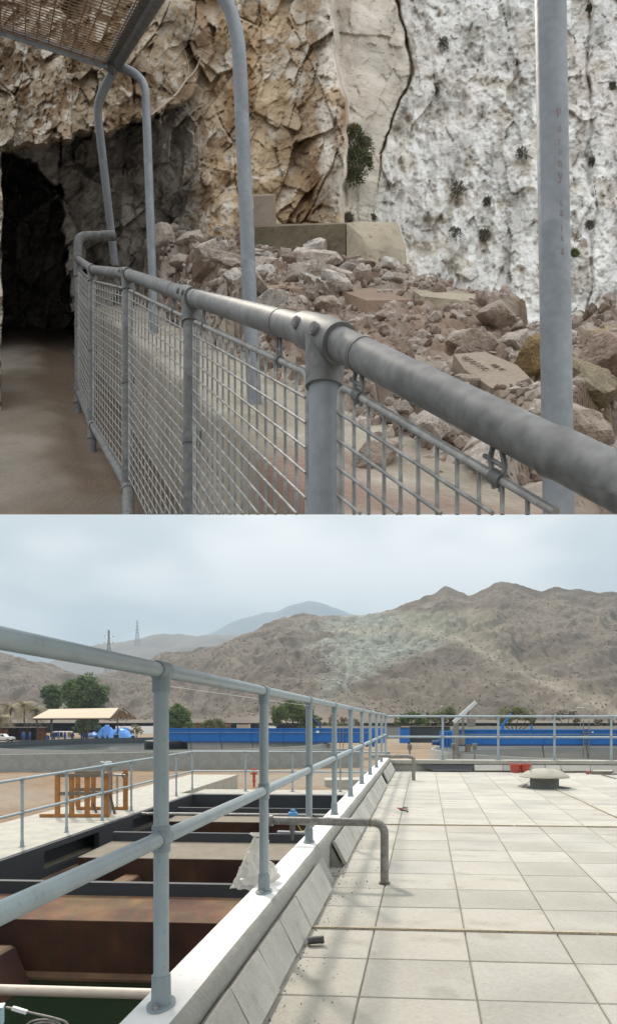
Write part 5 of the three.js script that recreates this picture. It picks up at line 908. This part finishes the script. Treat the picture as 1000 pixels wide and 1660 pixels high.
{
  const [tk, c, top] = clarifier('clarifier_tank', 'big round grey clarifier tank with a black rim beyond the open tank', 270, 49.5, 11.2, -0.66, true);
  obj('centre_pier', [lathe([[0, 0], [1.75, 0], [1.75, top + 0.10], [1.62, top + 0.18], [0, top + 0.18]], V(c.x, c.y, c.z), 40)], M.black, tk);
  { const a = roofAt(-320, 1229, 33.4), b = roofAt(585, 1213.5, 38.6), g = GROUND * K - 0.3, t = V(0.02, 0, -0.3); tag(obj('channel_wall', [hull([a, b, V(a.x, g, a.z), V(b.x, g, b.z), ...[a, b, V(a.x, g, a.z), V(b.x, g, b.z)].map(p => p.clone().add(t))])], M.paleWall), 'long pale grey rendered wall in front of the left clarifier tank', 'wall'); }
  const [tk2, c2, top2] = clarifier('clarifier_tank', 'round grey clarifier tank beyond the far parapet at the right', 1010, 36.2, 9.4, -0.50, false);
  // rotating bridges
  const bridge = (label, u0, u1, d0, d1, vT, vB, extras) => {
    const a = roofAt(u0, vT, d0), b = roofAt(u1, vT, d1), o = thing('scraper_bridge', label, 'bridge', V((a.x + b.x) / 2, c.y + top, (a.z + b.z) / 2));
    const h = (vB - vT) / FOCAL * (d0 + d1) / 2 * K, dn = h / 2, side = b.clone().sub(a).setY(0).normalize(), out = V(-side.z, 0, side.x); if (out.z < 0) out.negate();
    obj('girder', bar(V(a.x, a.y - dn, a.z), V(b.x, b.y - dn, b.z), 0.9, h), M.blue, o);
    const fa = a.clone().addScaledVector(out, 0.47), fb = b.clone().addScaledVector(out, 0.47), L = fa.distanceTo(fb);
    obj('top_chord', bar(V(fa.x, fa.y - 0.03, fa.z), V(fb.x, fb.y - 0.03, fb.z), 0.06, 0.09), M.blue, o);
    obj('bottom_chord', bar(V(fa.x, fa.y - h + 0.05, fa.z), V(fb.x, fb.y - h + 0.05, fb.z), 0.06, 0.10), M.blueDark, o);
    const n = Math.round(L / 2.7); for (let k = 0; k <= n; k++) { const p = fa.clone().lerp(fb, k / n); obj('stiffener', bar(V(p.x, p.y - 0.09, p.z), V(p.x, p.y - h + 0.11, p.z), 0.04, 0.03, V(1, 0, 0)), M.blue, o); if (k && k < n) obj('hanger', sweep([V(p.x, p.y - h, p.z - 0.5), V(p.x + 0.15, p.y - h - 0.75 * K, p.z - 0.5)], 0.035, { seg: 6 }), M.pipe, o); }
    obj('handrail', [sweep([V(fa.x, fa.y - h * 0.30, fa.z + 0.06), V(fb.x, fb.y - h * 0.30, fb.z + 0.06)], 0.022, { seg: 6 })], M.steel, o);
    extras && extras(o, (u, v, dd = 0) => roofAt(u, v, mix(d0, d1, (u - u0) / (u1 - u0)) - 0.55 + dd)); return o;
  };
  bridge('long blue scraper bridge over the left clarifier tank', 262, 622, 49.5, 46.5, 1180.5, 1203.5, (o, P) => {
    obj('label_plate', block(P(515, 1186.5), 0.22, 0.16, 0.02), M.white, o);
    obj('arm', sweep([P(502, 1158), P(519, 1176)], 0.06, { seg: 8 }), M.blueDark, o); obj('arm_bracket', block(P(519, 1177), 0.14, 0.3, 0.14), M.blueDark, o);
    obj('end_carriage', [block(P(612, 1193), 0.8, 1.0, 0.6), block(P(602, 1207), 0.5, 0.32, 0.4)], M.blue, o); obj('wheel', [sweep([P(594, 1207, -0.1), P(594, 1207, 0.2)], 0.17, { seg: 16 })], M.rubber, o);
    obj('control_panel', block(P(569, 1171), 0.55, 0.6, 0.2), std({ color: rgb(0.20, 0.25, 0.28), roughness: 0.6 }), o);
    for (const u of [551, 556]) obj('ladder_stile', sweep([P(u, 1180), P(u, 1218)], 0.03, { seg: 6 }), M.pipe, o);
    obj('drive_unit', [block(P(268, 1206, 0.2), 0.5, 0.25, 0.5)], M.blue, o);
  });
  bridge('blue scraper bridge over the right clarifier tank', 734, 1090, 33.2, 33.8, 1182.5, 1208.5, (o, P) => {
    obj('end_carriage', [block(P(722, 1198), 0.62, 0.86, 0.5, 0, 0.03), block(P(712, 1204), 0.3, 0.3, 0.3)], M.blue, o);
    for (const u of [714, 719, 724, 729]) obj('carriage_rib', bar(P(u, 1184, -0.3), P(u, 1213, -0.3), 0.05, 0.08, V(1, 0, 0)), M.blue, o);
    obj('motor', sweep([P(700, 1204, -0.1), P(712, 1204, -0.1)], 0.13, { seg: 12 }), M.blueDark, o);
    obj('support_post', sweep([P(739, 1172, -0.5), P(739, 1222, -0.5)], 0.16, { seg: 14 }), M.pipe, o); obj('post_bracket', block(P(748, 1200, -0.3), 0.35, 0.5, 0.3), M.pipe, o);
    obj('inclined_arm', bar(P(735, 1171, -0.6), P(771, 1138, -0.6), 0.15, 0.19), std({ color: rgb(0.56, 0.60, 0.62), roughness: 0.5 }), o); obj('arm_strut', sweep([P(760, 1152, -0.5), P(757, 1160, -0.5)], 0.06, { seg: 8 }), M.pipe, o);
    obj('control_cabinet', [block(P(763, 1172, -0.3), 0.46, 0.44, 0.25)], M.pipe, o); obj('cabinet_leg', [sweep([P(750, 1166, -0.2), P(750, 1192, -0.2)], 0.07, { seg: 8 })], M.pipe, o);
    obj('drum', sweep([P(758, 1207, -0.4), P(758, 1219, -0.4)], 0.15, { seg: 14 }), M.silt, o);
    for (const u of [945, 954]) obj('ladder_stile', sweep([P(u, 1168), P(u, 1228)], 0.03, { seg: 6 }), M.pipe, o);
    for (let k = 0; k < 9; k++) obj('ladder_rung', sweep([P(945, 1182 + k * 5.2), P(954, 1182 + k * 5.2)], 0.02, { seg: 5 }), M.pipe, o);
    obj('label_plate', block(P(960, 1187), 0.1, 0.07, 0.02), M.white, o);
    obj('blue_strut', bar(P(815, 1175, 0.3), P(829, 1157, 0.3), 0.09, 0.12), M.blue, o); obj('blue_stub', block(P(814, 1178, 0.3), 0.16, 0.3, 0.16), M.blue, o); obj('blue_stub', block(P(861, 1179, 0.3), 0.1, 0.26, 0.1), M.blue, o);
  });
  // little boxes on stalks behind the far parapet
  [[664, 1211, 21], [735, 1210, 20], [769, 1210, 20]].forEach(([u, v, d], i) => { const p = roofAt(u, v, d), b = thing('terminal_box', ['grey terminal box on a stalk left of the blue carriage', 'grey terminal box on a stalk below the blue carriage', 'grey terminal box on a stalk right of the blue carriage'][i], 'box', V(p.x, GROUND * K, p.z), 'terminal boxes beyond the far parapet'); obj('enclosure', block(p, 0.155, 0.2, 0.12), M.pipe, b); obj('front_plate', block(p.clone().add(V(0, 0, 0.062)), 0.10, 0.13, 0.01), M.silt, b); obj('stalk', sweep([V(p.x, p.y - 0.09, p.z), V(p.x, GROUND * K - 0.05, p.z)], 0.03, { seg: 8 }), M.pipe, b); });
  // hydrant, block, small valve on the sand
  const hy = g0(412, 28), H = thing('fire_hydrant', 'red hydrant standing before the left clarifier wall', 'hydrant', hy); obj('barrel', lathe([[0.10, 0], [0.09, 0.05], [0.065, 0.08], [0.065, 0.5], [0.095, 0.52], [0.09, 0.6], [0.04, 0.68], [0, 0.69]], hy.clone().add(V(0, 0.25, 0)), 14), M.red, H); obj('riser', sweep([hy, hy.clone().add(V(0, 0.27, 0))], 0.05, { seg: 10 }), M.red, H); obj('outlet', sweep([hy.clone().add(V(-0.16, 0.66, 0)), hy.clone().add(V(0.16, 0.66, 0))], 0.05, { seg: 10 }), M.red, H);
  tag(obj('concrete_block', block(up(g0(560, 27), 0.22), 1.9, 0.5, 1.2, 0.1, 0.03), M.concrete), 'low concrete block on the sand behind the far tank railing', 'block');
  const sv = up(g0(568, 24.5), 0.35), SV = thing('small_valve', 'small blue valve on a black stem behind the near railing', 'valve', V(sv.x, GROUND * K, sv.z)); obj('stem', sweep([V(sv.x, GROUND * K, sv.z), V(sv.x, sv.y + 0.5, sv.z)], 0.05, { seg: 8 }), M.bolt, SV); obj('cap', block(V(sv.x, sv.y + 0.6, sv.z), 0.17, 0.26, 0.17, 0.2, 0.03), M.blue, SV);
  tag(obj('pipe_stack', [sweep([up(g0(445, 24), 0.07), up(g0(520, 23.6), 0.07)], 0.07, { seg: 8 }), sweep([up(g0(455, 24.3), 0.06), up(g0(500, 24.1), 0.10)], 0.06, { seg: 8 })], M.steel), 'loose steel pipes lying on the sand behind the tank railing', 'pipes');
}
// ---- timber frame round the gate valve on the walkway
{
  const y = -0.94, P = (u, v, d) => roofAt(u, v, d), fl = (u, d) => { const p = roofAt(u, VH, d); p.y = y * K; return p; }, o = thing('timber_barrier', 'orange timber barrier frame standing on the concrete walkway', 'frame', fl(140, 15.8));
  const F = 15.5, Bk = 16.7;
  obj('base_plank', bar(up(fl(66, F), 0.035), up(fl(178, F), 0.035), 0.09 * K, 0.06 * K), M.wood, o); obj('base_plank', bar(up(fl(125, Bk), 0.035), up(fl(208, Bk), 0.035), 0.09 * K, 0.06 * K), M.wood, o);
  for (const [u, d, t] of [[94, F, 1254], [117, F, 1256], [142, F, 1255], [173, F, 1252.5], [127, Bk, 1256], [152, Bk, 1255], [179, Bk, 1250], [204, Bk, 1247]]) { const a = up(fl(u, d), 0.066), b = P(u, t, d); obj('upright', bar(a, b, 0.10 * K, 0.045 * K, V(0, 0, 1)), M.wood, o); }
  for (const [a, b, v, d] of [[94, 173, 1257, F - 0.06], [96, 173, 1286.5, F - 0.06], [122, 170, 1253, Bk - 0.06], [122, 180, 1280, Bk - 0.06]]) obj('rail', bar(P(a, v, d), P(b, v, d), 0.03 * K, 0.075 * K), M.woodGrey, o);
  obj('brace', bar(P(178, 1285, F + 0.2), P(187, 1320, F + 0.2), 0.05, 0.05), M.woodGrey, o); obj('brace', bar(P(152, 1302, F + 0.3), P(157, 1318, F + 0.3), 0.05, 0.05), M.woodGrey, o);
  const v0 = fl(178, 16.0), g = thing('gate_valve', 'grey gate valve gearbox with handwheel above the timber frame', 'valve', v0), top = P(177, 1246, 16.0);
  obj('spindle', sweep([up(v0, 0.0), top], 0.05, { seg: 10 }), M.steel, g); obj('gearbox', [lathe([[0, 0.10], [0.07, 0.10], [0.08, 0.05], [0.15, 0.02], [0.16, -0.05], [0.08, -0.09], [0.06, -0.16], [0, -0.16]], P(177, 1240, 16.0), 24), sweep([P(164, 1237, 16), P(190, 1241, 16)], 0.05, { seg: 12 })], std({ color: rgb(0.30, 0.34, 0.34), roughness: 0.6 }), g);
  const hw = P(203, 1257, 16.0); const tor = new THREE.TorusGeometry(0.085, 0.012, 8, 28); tor.rotateY(0.9); tor.translate(hw.x, hw.y, hw.z); obj('handwheel', tor, M.bolt, g); obj('shaft', sweep([P(180, 1256, 16.0), hw], 0.03, { seg: 8 }), M.steel, g);
  const ch = []; for (let k = 0; k < 14; k++) { const q = new THREE.TorusGeometry(0.028, 0.009, 6, 12); if (k % 2) q.rotateY(1.57); const p = P(190.5, 1260 + k * 3.7, 15.8); q.translate(p.x, p.y, p.z); ch.push(q); } stuff(obj('chain', ch, M.bolt, g));
}
// ---- shelter, shed, cabin, people, pickup
{
  const FAR = 1.6, P = (u, v, d) => roofAt(u, v, d * FAR), gs = (u, d) => g0(u, d * FAR), S = thing('open_shelter', 'open sided shelter with a pale sheet roof on brown steel posts', 'shelter', gs(130, 78));
  const FLOOR = groundAt(130) * K;
  const q = (pts, th = 0.16) => hull([...pts, ...pts.map(p => p.clone().add(V(0, -th, 0)))]);
  obj('roof_sheet', q([P(53, 1164, 75), P(179, 1163.5, 75), P(193, 1147.5, 79), P(81, 1149.5, 80)]), M.sheetRoof, S); obj('roof_sheet', q([P(81, 1149.5, 80), P(193, 1147.5, 79), P(221, 1164, 82), P(100, 1164, 84)]), M.sheetRoof, S);
  obj('eaves_beam', bar(P(55, 1166, 75.2), P(180, 1165.5, 75.2), 0.16, 0.22), M.brownSteel, S);
  const tr = (a, b, r = 0.075) => obj('truss_member', sweep([P(...a), P(...b)], r, { seg: 6 }), M.brownSteel, S);
  tr([179, 1165, 75.1], [221, 1165.5, 81.9], 0.09); tr([179, 1164, 75], [199, 1147.5, 78.6], 0.09); tr([199, 1147.5, 78.6], [221, 1164.5, 82], 0.09); tr([186, 1165, 76], [192, 1154, 77]); tr([192, 1154, 77], [197, 1165, 78]); tr([197, 1165, 78], [200, 1149, 78.6]); tr([200, 1149, 78.6], [206, 1165, 79.5]); tr([206, 1165, 79.5], [209, 1156, 80]); tr([209, 1156, 80], [214, 1165, 81]);
  for (const [u, d] of [[85, 75.4], [143, 75.4], [191, 77.5], [61, 79], [136, 82]]) { const b = gs(u, d); obj('post', bar(V(b.x, b.y - 0.1, b.z), P(u, 1165.5, d), 0.2, 0.2, V(1, 0, 0)), M.brownSteel, S); }
  tr([208, 1166, 80], [193, 1184, 77.6], 0.05); tr([66, 1167, 76], [84, 1186, 75.4], 0.05);
  obj('notice_box', block(P(189, 1195, 76.8), 0.95, 0.95, 0.3), M.rubber, S);
  const D = thing('brown_shed', 'low brown open fronted shed left of the shelter', 'shed', gs(30, 86)), W = (a, b, d0, d1, t = 0.08, vt = 1180.5) => { const A = P(a, vt, d0), Z = P(b, vt, d1), g = FLOOR; return hull([A, Z, V(A.x, g, A.z), V(Z.x, g, Z.z), ...[A, Z, V(A.x, g, A.z), V(Z.x, g, Z.z)].map(p => p.clone().add(V(t, 0, -t)))]); };
  obj('back_wall', W(-60, 70, 90, 90), M.shedBrown, D); obj('side_wall', W(60, 75, 84, 84), M.shedBrown, D); obj('side_wall', W(75.5, 71, 84, 90), M.shedBrown, D); obj('front_wall', W(-60, 14, 84, 84), M.shedBrown, D); obj('front_wall', W(33, 46, 85.5, 85.5), M.brownSteel, D);
  obj('roof', q([P(-60, 1179, 83.5), P(78, 1179, 83.5), P(73, 1178.5, 90.5), P(-60, 1178.5, 90.5)], 0.1), M.brownSteel, D); obj('post', bar(gs(48, 84), P(48, 1180, 84), 0.12, 0.12, V(1, 0, 0)), M.brownSteel, D);
  const cb = P(102, 1194, 96), Cb = thing('site_cabin', 'white site cabin seen under the shelter', 'cabin', V(cb.x, FLOOR, cb.z)); { const h = cb.y + 1.35 - FLOOR; obj('wall', block(V(cb.x, FLOOR + h / 2, cb.z), 4.3, h, 3.2), M.white, Cb); }
  for (const [u, m] of [[92, M.glass], [100, M.glass], [113, M.wood]]) obj(m === M.wood ? 'door' : 'window', block(P(u, 1191, 94.6), 0.8, 1.2, 0.05), m, Cb);
  // tarpaulins
  const tarp = (label, u0, u1, v0, v1, d, seed) => { const a = P(u0, v1, d), b = P(u1, v0, d), h = b.y - FLOOR; const g = sheet(36, 24, (s, t) => { const x = mix(a.x, b.x, s), e = Math.sin(Math.PI * clamp(s * 0.96 + 0.02)) ** 0.45, f = facet(s * 4 + seed, t * 3, 17), y = FLOOR - 0.05 + (h * (1 - (2 * t - 1) ** 2) ** 0.6 * e) * (0.85 + 0.25 * f[0]); return [V(x, Math.max(y, FLOOR - 0.05), a.z + (t - 0.5) * 4 + 0.2 * f[0]), [1, 1, 1], s * 3, t * 3]; }); return tag(raw('tarpaulin', toCreasedNormals(g.toNonIndexed(), 0.5), M.tarp), label, 'tarpaulin', 'blue tarpaulins behind the shelter'); };
  tarp('tall blue tarpaulin heap right of the large tree trunk', 160, 186, 1172, 1195, 94, 1); tarp('low blue tarpaulin heap between shelter post and dry shrub', 178, 216, 1177, 1195, 92, 5); tarp('small blue tarpaulin heap left of the tall one', 142, 162, 1186, 1196, 96, 9);
  tag(obj('site_wall', [W(188, 262, 112, 112, 0.2, 1177)], M.white), 'pale boundary wall behind the dry shrub', 'wall');
  // people, one continuous body each
  const body = (pose) => {
    const J = pose === 'sit' ? { h: [0, 1.02, 0.05], n: [0, 0.86, 0], c: [0, 0.68, 0], p: [0, 0.38, 0], k: [[-0.1, 0.42, 0.4], [0.1, 0.42, 0.4]], f: [[-0.1, 0.04, 0.42], [0.1, 0.04, 0.42]], e: [[-0.24, 0.62, 0.08], [0.24, 0.62, 0.08]], w: [[-0.14, 0.48, 0.3], [0.14, 0.48, 0.3]] }
      : { h: [0, 1.62, 0], n: [0, 1.44, 0], c: [0, 1.22, 0], p: [0, 0.92, 0], k: [[-0.11, 0.5, 0.03], [0.12, 0.5, 0.06]], f: [[-0.12, 0.05, 0], [0.15, 0.05, 0.05]], e: [[-0.27, 1.08, 0.02], [0.27, 1.1, 0.05]], w: [[-0.25, 0.84, 0.14], [0.22, 0.9, 0.22]] };
    const bones = [[J.h, J.h, 0.105, 0.105], [J.h, J.n, 0.07, 0.07], [J.n, J.c, 0.12, 0.165], [J.c, J.p, 0.165, 0.15]];
    for (const s of [0, 1]) { const sg = s ? 1 : -1, sh = [0.19 * sg, J.n[1] - 0.05, 0], hp = [0.09 * sg, J.p[1] - 0.03, 0]; bones.push([J.n, sh, 0.08, 0.075], [sh, J.e[s], 0.06, 0.05], [J.e[s], J.w[s], 0.05, 0.04], [hp, J.k[s], 0.095, 0.07], [J.k[s], J.f[s], 0.065, 0.05], [J.f[s], [J.f[s][0], J.f[s][1] - 0.01, J.f[s][2] + 0.13], 0.05, 0.04]); }
    const n = 52, mc = new MarchingCubes(n, new THREE.MeshBasicMaterial(), false, false, 30000); mc.isolation = 0; const c = V(0, 0.9, 0.1), half = 0.98, q = V(), A = V(), Bv = V();
    for (let z = 0; z < n; z++) for (let y = 0; y < n; y++) for (let x = 0; x < n; x++) {
      q.set((x - n / 2) / (n / 2) * half, (y - n / 2) / (n / 2) * half, (z - n / 2) / (n / 2) * half).add(c); let acc = 0;
      for (const [a, b, ra, rb] of bones) { A.fromArray(a); Bv.fromArray(b); const d = Bv.clone().sub(A), t = d.lengthSq() ? clamp(q.clone().sub(A).dot(d) / d.lengthSq()) : 0, ds = q.distanceTo(A.addScaledVector(d, t)) - mix(ra, rb, t); acc += Math.exp(-ds * 38); }
      mc.field[x + y * n + z * n * n] = Math.log(acc + 1e-9) / 38;
    }
    mc.update(); const pos = mc.positionArray.slice(0, mc.count * 3), nor = mc.normalArray.slice(0, mc.count * 3); for (let i = 0; i < pos.length; i += 3) { pos[i] = pos[i] * half + c.x; pos[i + 1] = pos[i + 1] * half + c.y; pos[i + 2] = pos[i + 2] * half + c.z; }
    const g = new THREE.BufferGeometry(); g.setAttribute('position', new THREE.BufferAttribute(new Float32Array(pos), 3)); g.computeVertexNormals(); return boxUV(g);
  };
  const standG = body('stand'), sitG = body('sit');
  const paintBody = (g, cloth) => { const q = g.clone(), p = q.attributes.position, c = new Float32Array(p.count * 3), top = (() => { q.computeBoundingBox(); return q.boundingBox.max.y; })(); for (let i = 0; i < p.count; i++) { const y = p.getY(i), hair = y > top - 0.09 || (y > top - 0.2 && p.getZ(i) < -0.01), sk = y > top - 0.27 || (Math.abs(p.getX(i)) > 0.19 && y < 0.93 && y > 0.75 && top > 1.4); const k = hair ? [0.02, 0.018, 0.016] : sk ? [0.20, 0.11, 0.07] : y < 0.1 ? [0.03, 0.025, 0.02] : cloth; c.set(k, i * 3); } q.setAttribute('color', new THREE.BufferAttribute(c, 3)); return q; };
  const bm = std({ vertexColors: true, roughness: 0.9 });
  const kinds = { blue: paintBody(standG, [0.03, 0.11, 0.38]), dark: paintBody(sitG, [0.03, 0.032, 0.045]), blueSit: paintBody(sitG, [0.03, 0.11, 0.38]) };
  [[39, 83, 'blue', 0.3, 'person in blue overalls standing just right of the white pickup'], [49.5, 83.5, 'blue', -0.8, 'person in blue overalls beside the brown shed post'], [88, 80, 'blue', 1, 'person in blue overalls behind the left shelter post'], [95, 82, 'blue', 2.1, 'person in blue overalls before the white cabin'], [106, 80, 'blue', -0.5, 'person in blue overalls right of the cabin window'], [118, 79, 'blue', 0.4, 'person in blue overalls right of the white cabin'], [133, 80, 'blue', 2.7, 'person in blue overalls left of the middle shelter post'], [141, 82, 'blue', -1.6, 'person in blue overalls behind the middle shelter post'], [157, 78.5, 'dark', 0.6, 'seated person in dark clothes right of the middle shelter post'], [167, 78.5, 'dark', -0.4, 'seated person in dark clothes under the middle of the shelter'], [175, 79, 'dark', -1.2, 'seated person in dark clothes left of the notice box'], [78, 81, 'blueSit', 0.8, 'seated person in blue overalls at the left of the shelter']].forEach(([u, d, k, t, label]) => { const m = new THREE.Mesh(kinds[k], bm); m.name = numbered('person'); m.position.copy(gs(u, d)); m.position.y += 0.02 + (k === 'blue' ? 0 : 0.1); m.rotation.y = t; m.scale.setScalar(K); tag(m, label, 'person', 'people round the shelter'); scene.add(m); });
  // bench for the seated ones
  tag(obj('bench', [bar(up(gs(150, 78.8), 0.36), up(gs(182, 79.2), 0.36), 0.3, 0.06), ...[152, 180].map(u => bar(gs(u, 79), up(gs(u, 79), 0.36), 0.25, 0.08, V(1, 0, 0)))], M.woodGrey), 'low bench under the shelter', 'bench');
  // pickup, nose to the right
  const c = gs(8, 80), car = thing('pickup_truck', 'white pickup truck parked by the brown shed', 'pickup', c), X = (x, y, z) => V(c.x + x * 1.1, c.y + y * 1.1, c.z + z * 1.1), side = (pts, w, ins = 0) => hull(pts.flatMap(([x, y]) => [X(x, y, w / 2 - ins), X(x, y, -w / 2 + ins)]));
  obj('body', [side([[-3.1, 0.45], [-3.1, 1.0], [1.15, 1.02], [1.75, 0.92], [1.85, 0.45]], 1.66)], M.carWhite, car); obj('cab', [hull([...[[-1.25, 1.0], [0.62, 1.0]].flatMap(([x, y]) => [X(x, y, 0.8), X(x, y, -0.8)]), ...[[-1.05, 1.58], [0.05, 1.58]].flatMap(([x, y]) => [X(x, y, 0.66), X(x, y, -0.66)])])], M.carWhite, car);
  obj('window', [hull([X(-1.0, 1.08, 0.79), X(-0.35, 1.08, 0.79), X(-0.88, 1.5, 0.70), X(-0.38, 1.5, 0.70), X(-0.9, 1.2, 0.6)])], M.glass, car); obj('window', [hull([X(-0.27, 1.08, 0.79), X(0.42, 1.08, 0.79), X(-0.27, 1.5, 0.70), X(0.02, 1.5, 0.70), X(-0.2, 1.2, 0.6)])], M.glass, car);
  for (const x of [-2.3, 1.05]) for (const z of [0.76, -0.76]) { const w = obj('wheel', sweep([X(x, 0.33, z - 0.1), X(x, 0.33, z + 0.1)], 0.36, { seg: 22 }), M.rubber, car); obj('rim', sweep([X(x, 0.33, z + Math.sign(z) * 0.09), X(x, 0.33, z + Math.sign(z) * 0.108)], 0.2, { seg: 16 }), M.steel, w); }
  obj('bumper', bar(X(1.9, 0.52, -0.8), X(1.9, 0.52, 0.8), 0.12, 0.2), M.pipe, car); for (const z of [0.6, -0.6]) obj('headlight', block(X(1.82, 0.8, z), 0.06, 0.16, 0.34), M.glass, car); obj('side_strip', bar(X(-3.0, 0.72, 0.84), X(1.75, 0.72, 0.84), 0.02, 0.05), M.pipe, car);
}
// ---- far containers, fence panels, lamps, pylons
{
  const P = roofAt, cont = (name, label, u0, u1, v0, d, mat, cat) => { const a = P(u0, v0, d), b = P(u1, v0, d), g = GROUND * K, o = thing(name, label, cat, V((a.x + b.x) / 2, g, a.z)); obj('shell', block(V((a.x + b.x) / 2, (a.y + g) / 2, a.z - 1), b.x - a.x, a.y - g, 2.2, 0, 0.03), mat, o); const n = Math.round((b.x - a.x) / 0.6); for (let k = 1; k < n; k++) obj('corrugation', bar(V(mix(a.x, b.x, k / n), a.y - 0.1, a.z + 0.12), V(mix(a.x, b.x, k / n), g + 0.1, a.z + 0.12), 0.1, 0.06, V(1, 0, 0)), mat, o); obj('roof_edge', bar(V(a.x, a.y + 0.03, a.z + 0.1), V(b.x, a.y + 0.03, a.z + 0.1), 0.2, 0.1), M.brownSteel, o); };
  cont('long_container', 'long dark container between the two blue bridges', 664, 729, 1178.5, 72, M.darkRim, 'container'); cont('blue_container', 'small blue container left of the long dark one', 648, 664, 1180, 71, M.blue, 'container');
  cont('grey_cabin', 'pale grey cabin behind the end of the left bridge', 622, 650, 1178, 84, M.steel, 'cabin');
  cont('far_building', 'low brown building behind the scrub left of the wide tree', 318, 372, 1172, 150, M.shedBrown, 'building'); cont('far_building', 'low cream building just left of the wide tree', 384, 404, 1174, 145, M.strip, 'building'); cont('far_building', 'low white building between bushes above the blue bridge', 428, 446, 1176, 142, M.white, 'building');
  tag(obj('boundary_wall', [block(V(P(800, 1180, 100).x, (P(0, 1177, 100).y + GROUND * K) / 2, -100 * K), 60, P(0, 1177, 100).y - GROUND * K, 0.3)], M.concrete), 'long pale boundary wall behind the right blue bridge', 'wall');
  [[296, 1146, 130, 'lamp post above the round tree'], [719, 1145, 130, 'lamp post left of the inclined steel arm'], [940, 1147, 130, 'lamp post above the ladder of the right bridge']].forEach(([u, v, d, label]) => { const b = g0(u, d), t = P(u, v, d), o = thing('lamp_post', 'slim white twin headed ' + label, 'lamp post', b, 'lamp posts on the site'); obj('pole', sweep([b, t], 0.09, { seg: 8, r2: 0.06 }), M.steel, o); for (const s of [-1, 1]) obj('lamp_head', bar(V(t.x + s * 0.15, t.y, t.z), V(t.x + s * 0.72, t.y + 0.06, t.z), 0.3, 0.12), M.white, o); });
  const pylon = (u, vT, vB, d, label) => {
    const b = P(u, vB, d), t = P(u, vT, d), h = t.y - b.y, o = thing('pylon', label, 'pylon', b, 'pylons on the ridge'), w = f => mix(h * 0.085, h * 0.012, Math.min(1, f / 0.8)), m = [], q = (f, i) => V(b.x + w(f) * [1, 1, -1, -1][i], b.y + f * h, b.z + w(f) * [1, -1, -1, 1][i]), r = h * 0.0042;
    for (let i = 0; i < 4; i++) m.push(sweep([q(-0.05, i), q(0.8, i), q(1, i)], r * 1.4, { seg: 4 })); for (let k = 0; k < 9; k++) for (let i = 0; i < 4; i++) m.push(sweep([q(k / 9, i), q((k + 1) / 9, (i + 1) % 4)], r, { seg: 4 }), sweep([q(k / 9, (i + 1) % 4), q((k + 1) / 9, i)], r, { seg: 4 }));
    obj('lattice_tower', m, M.steel, o); for (const f of [0.62, 0.74, 0.86]) obj('cross_arm', [sweep([V(b.x - h * 0.11, b.y + f * h, b.z), V(b.x + h * 0.11, b.y + f * h, b.z)], r * 1.5, { seg: 4 }), sweep([V(b.x - h * 0.11, b.y + f * h, b.z), V(b.x, b.y + (f + 0.04) * h, b.z), V(b.x + h * 0.11, b.y + f * h, b.z)], r, { seg: 4 })], M.steel, o);
  };
  pylon(177, 1021, 1100, 620, 'near lattice pylon on the low saddle at the left'); pylon(223, 1005, 1046, 1500, 'far faint lattice pylon right of the near one');
}

scene.traverse(o => { if (o.isMesh) { o.castShadow = true; o.receiveShadow = true; } });
renderer.render(scene, camera);
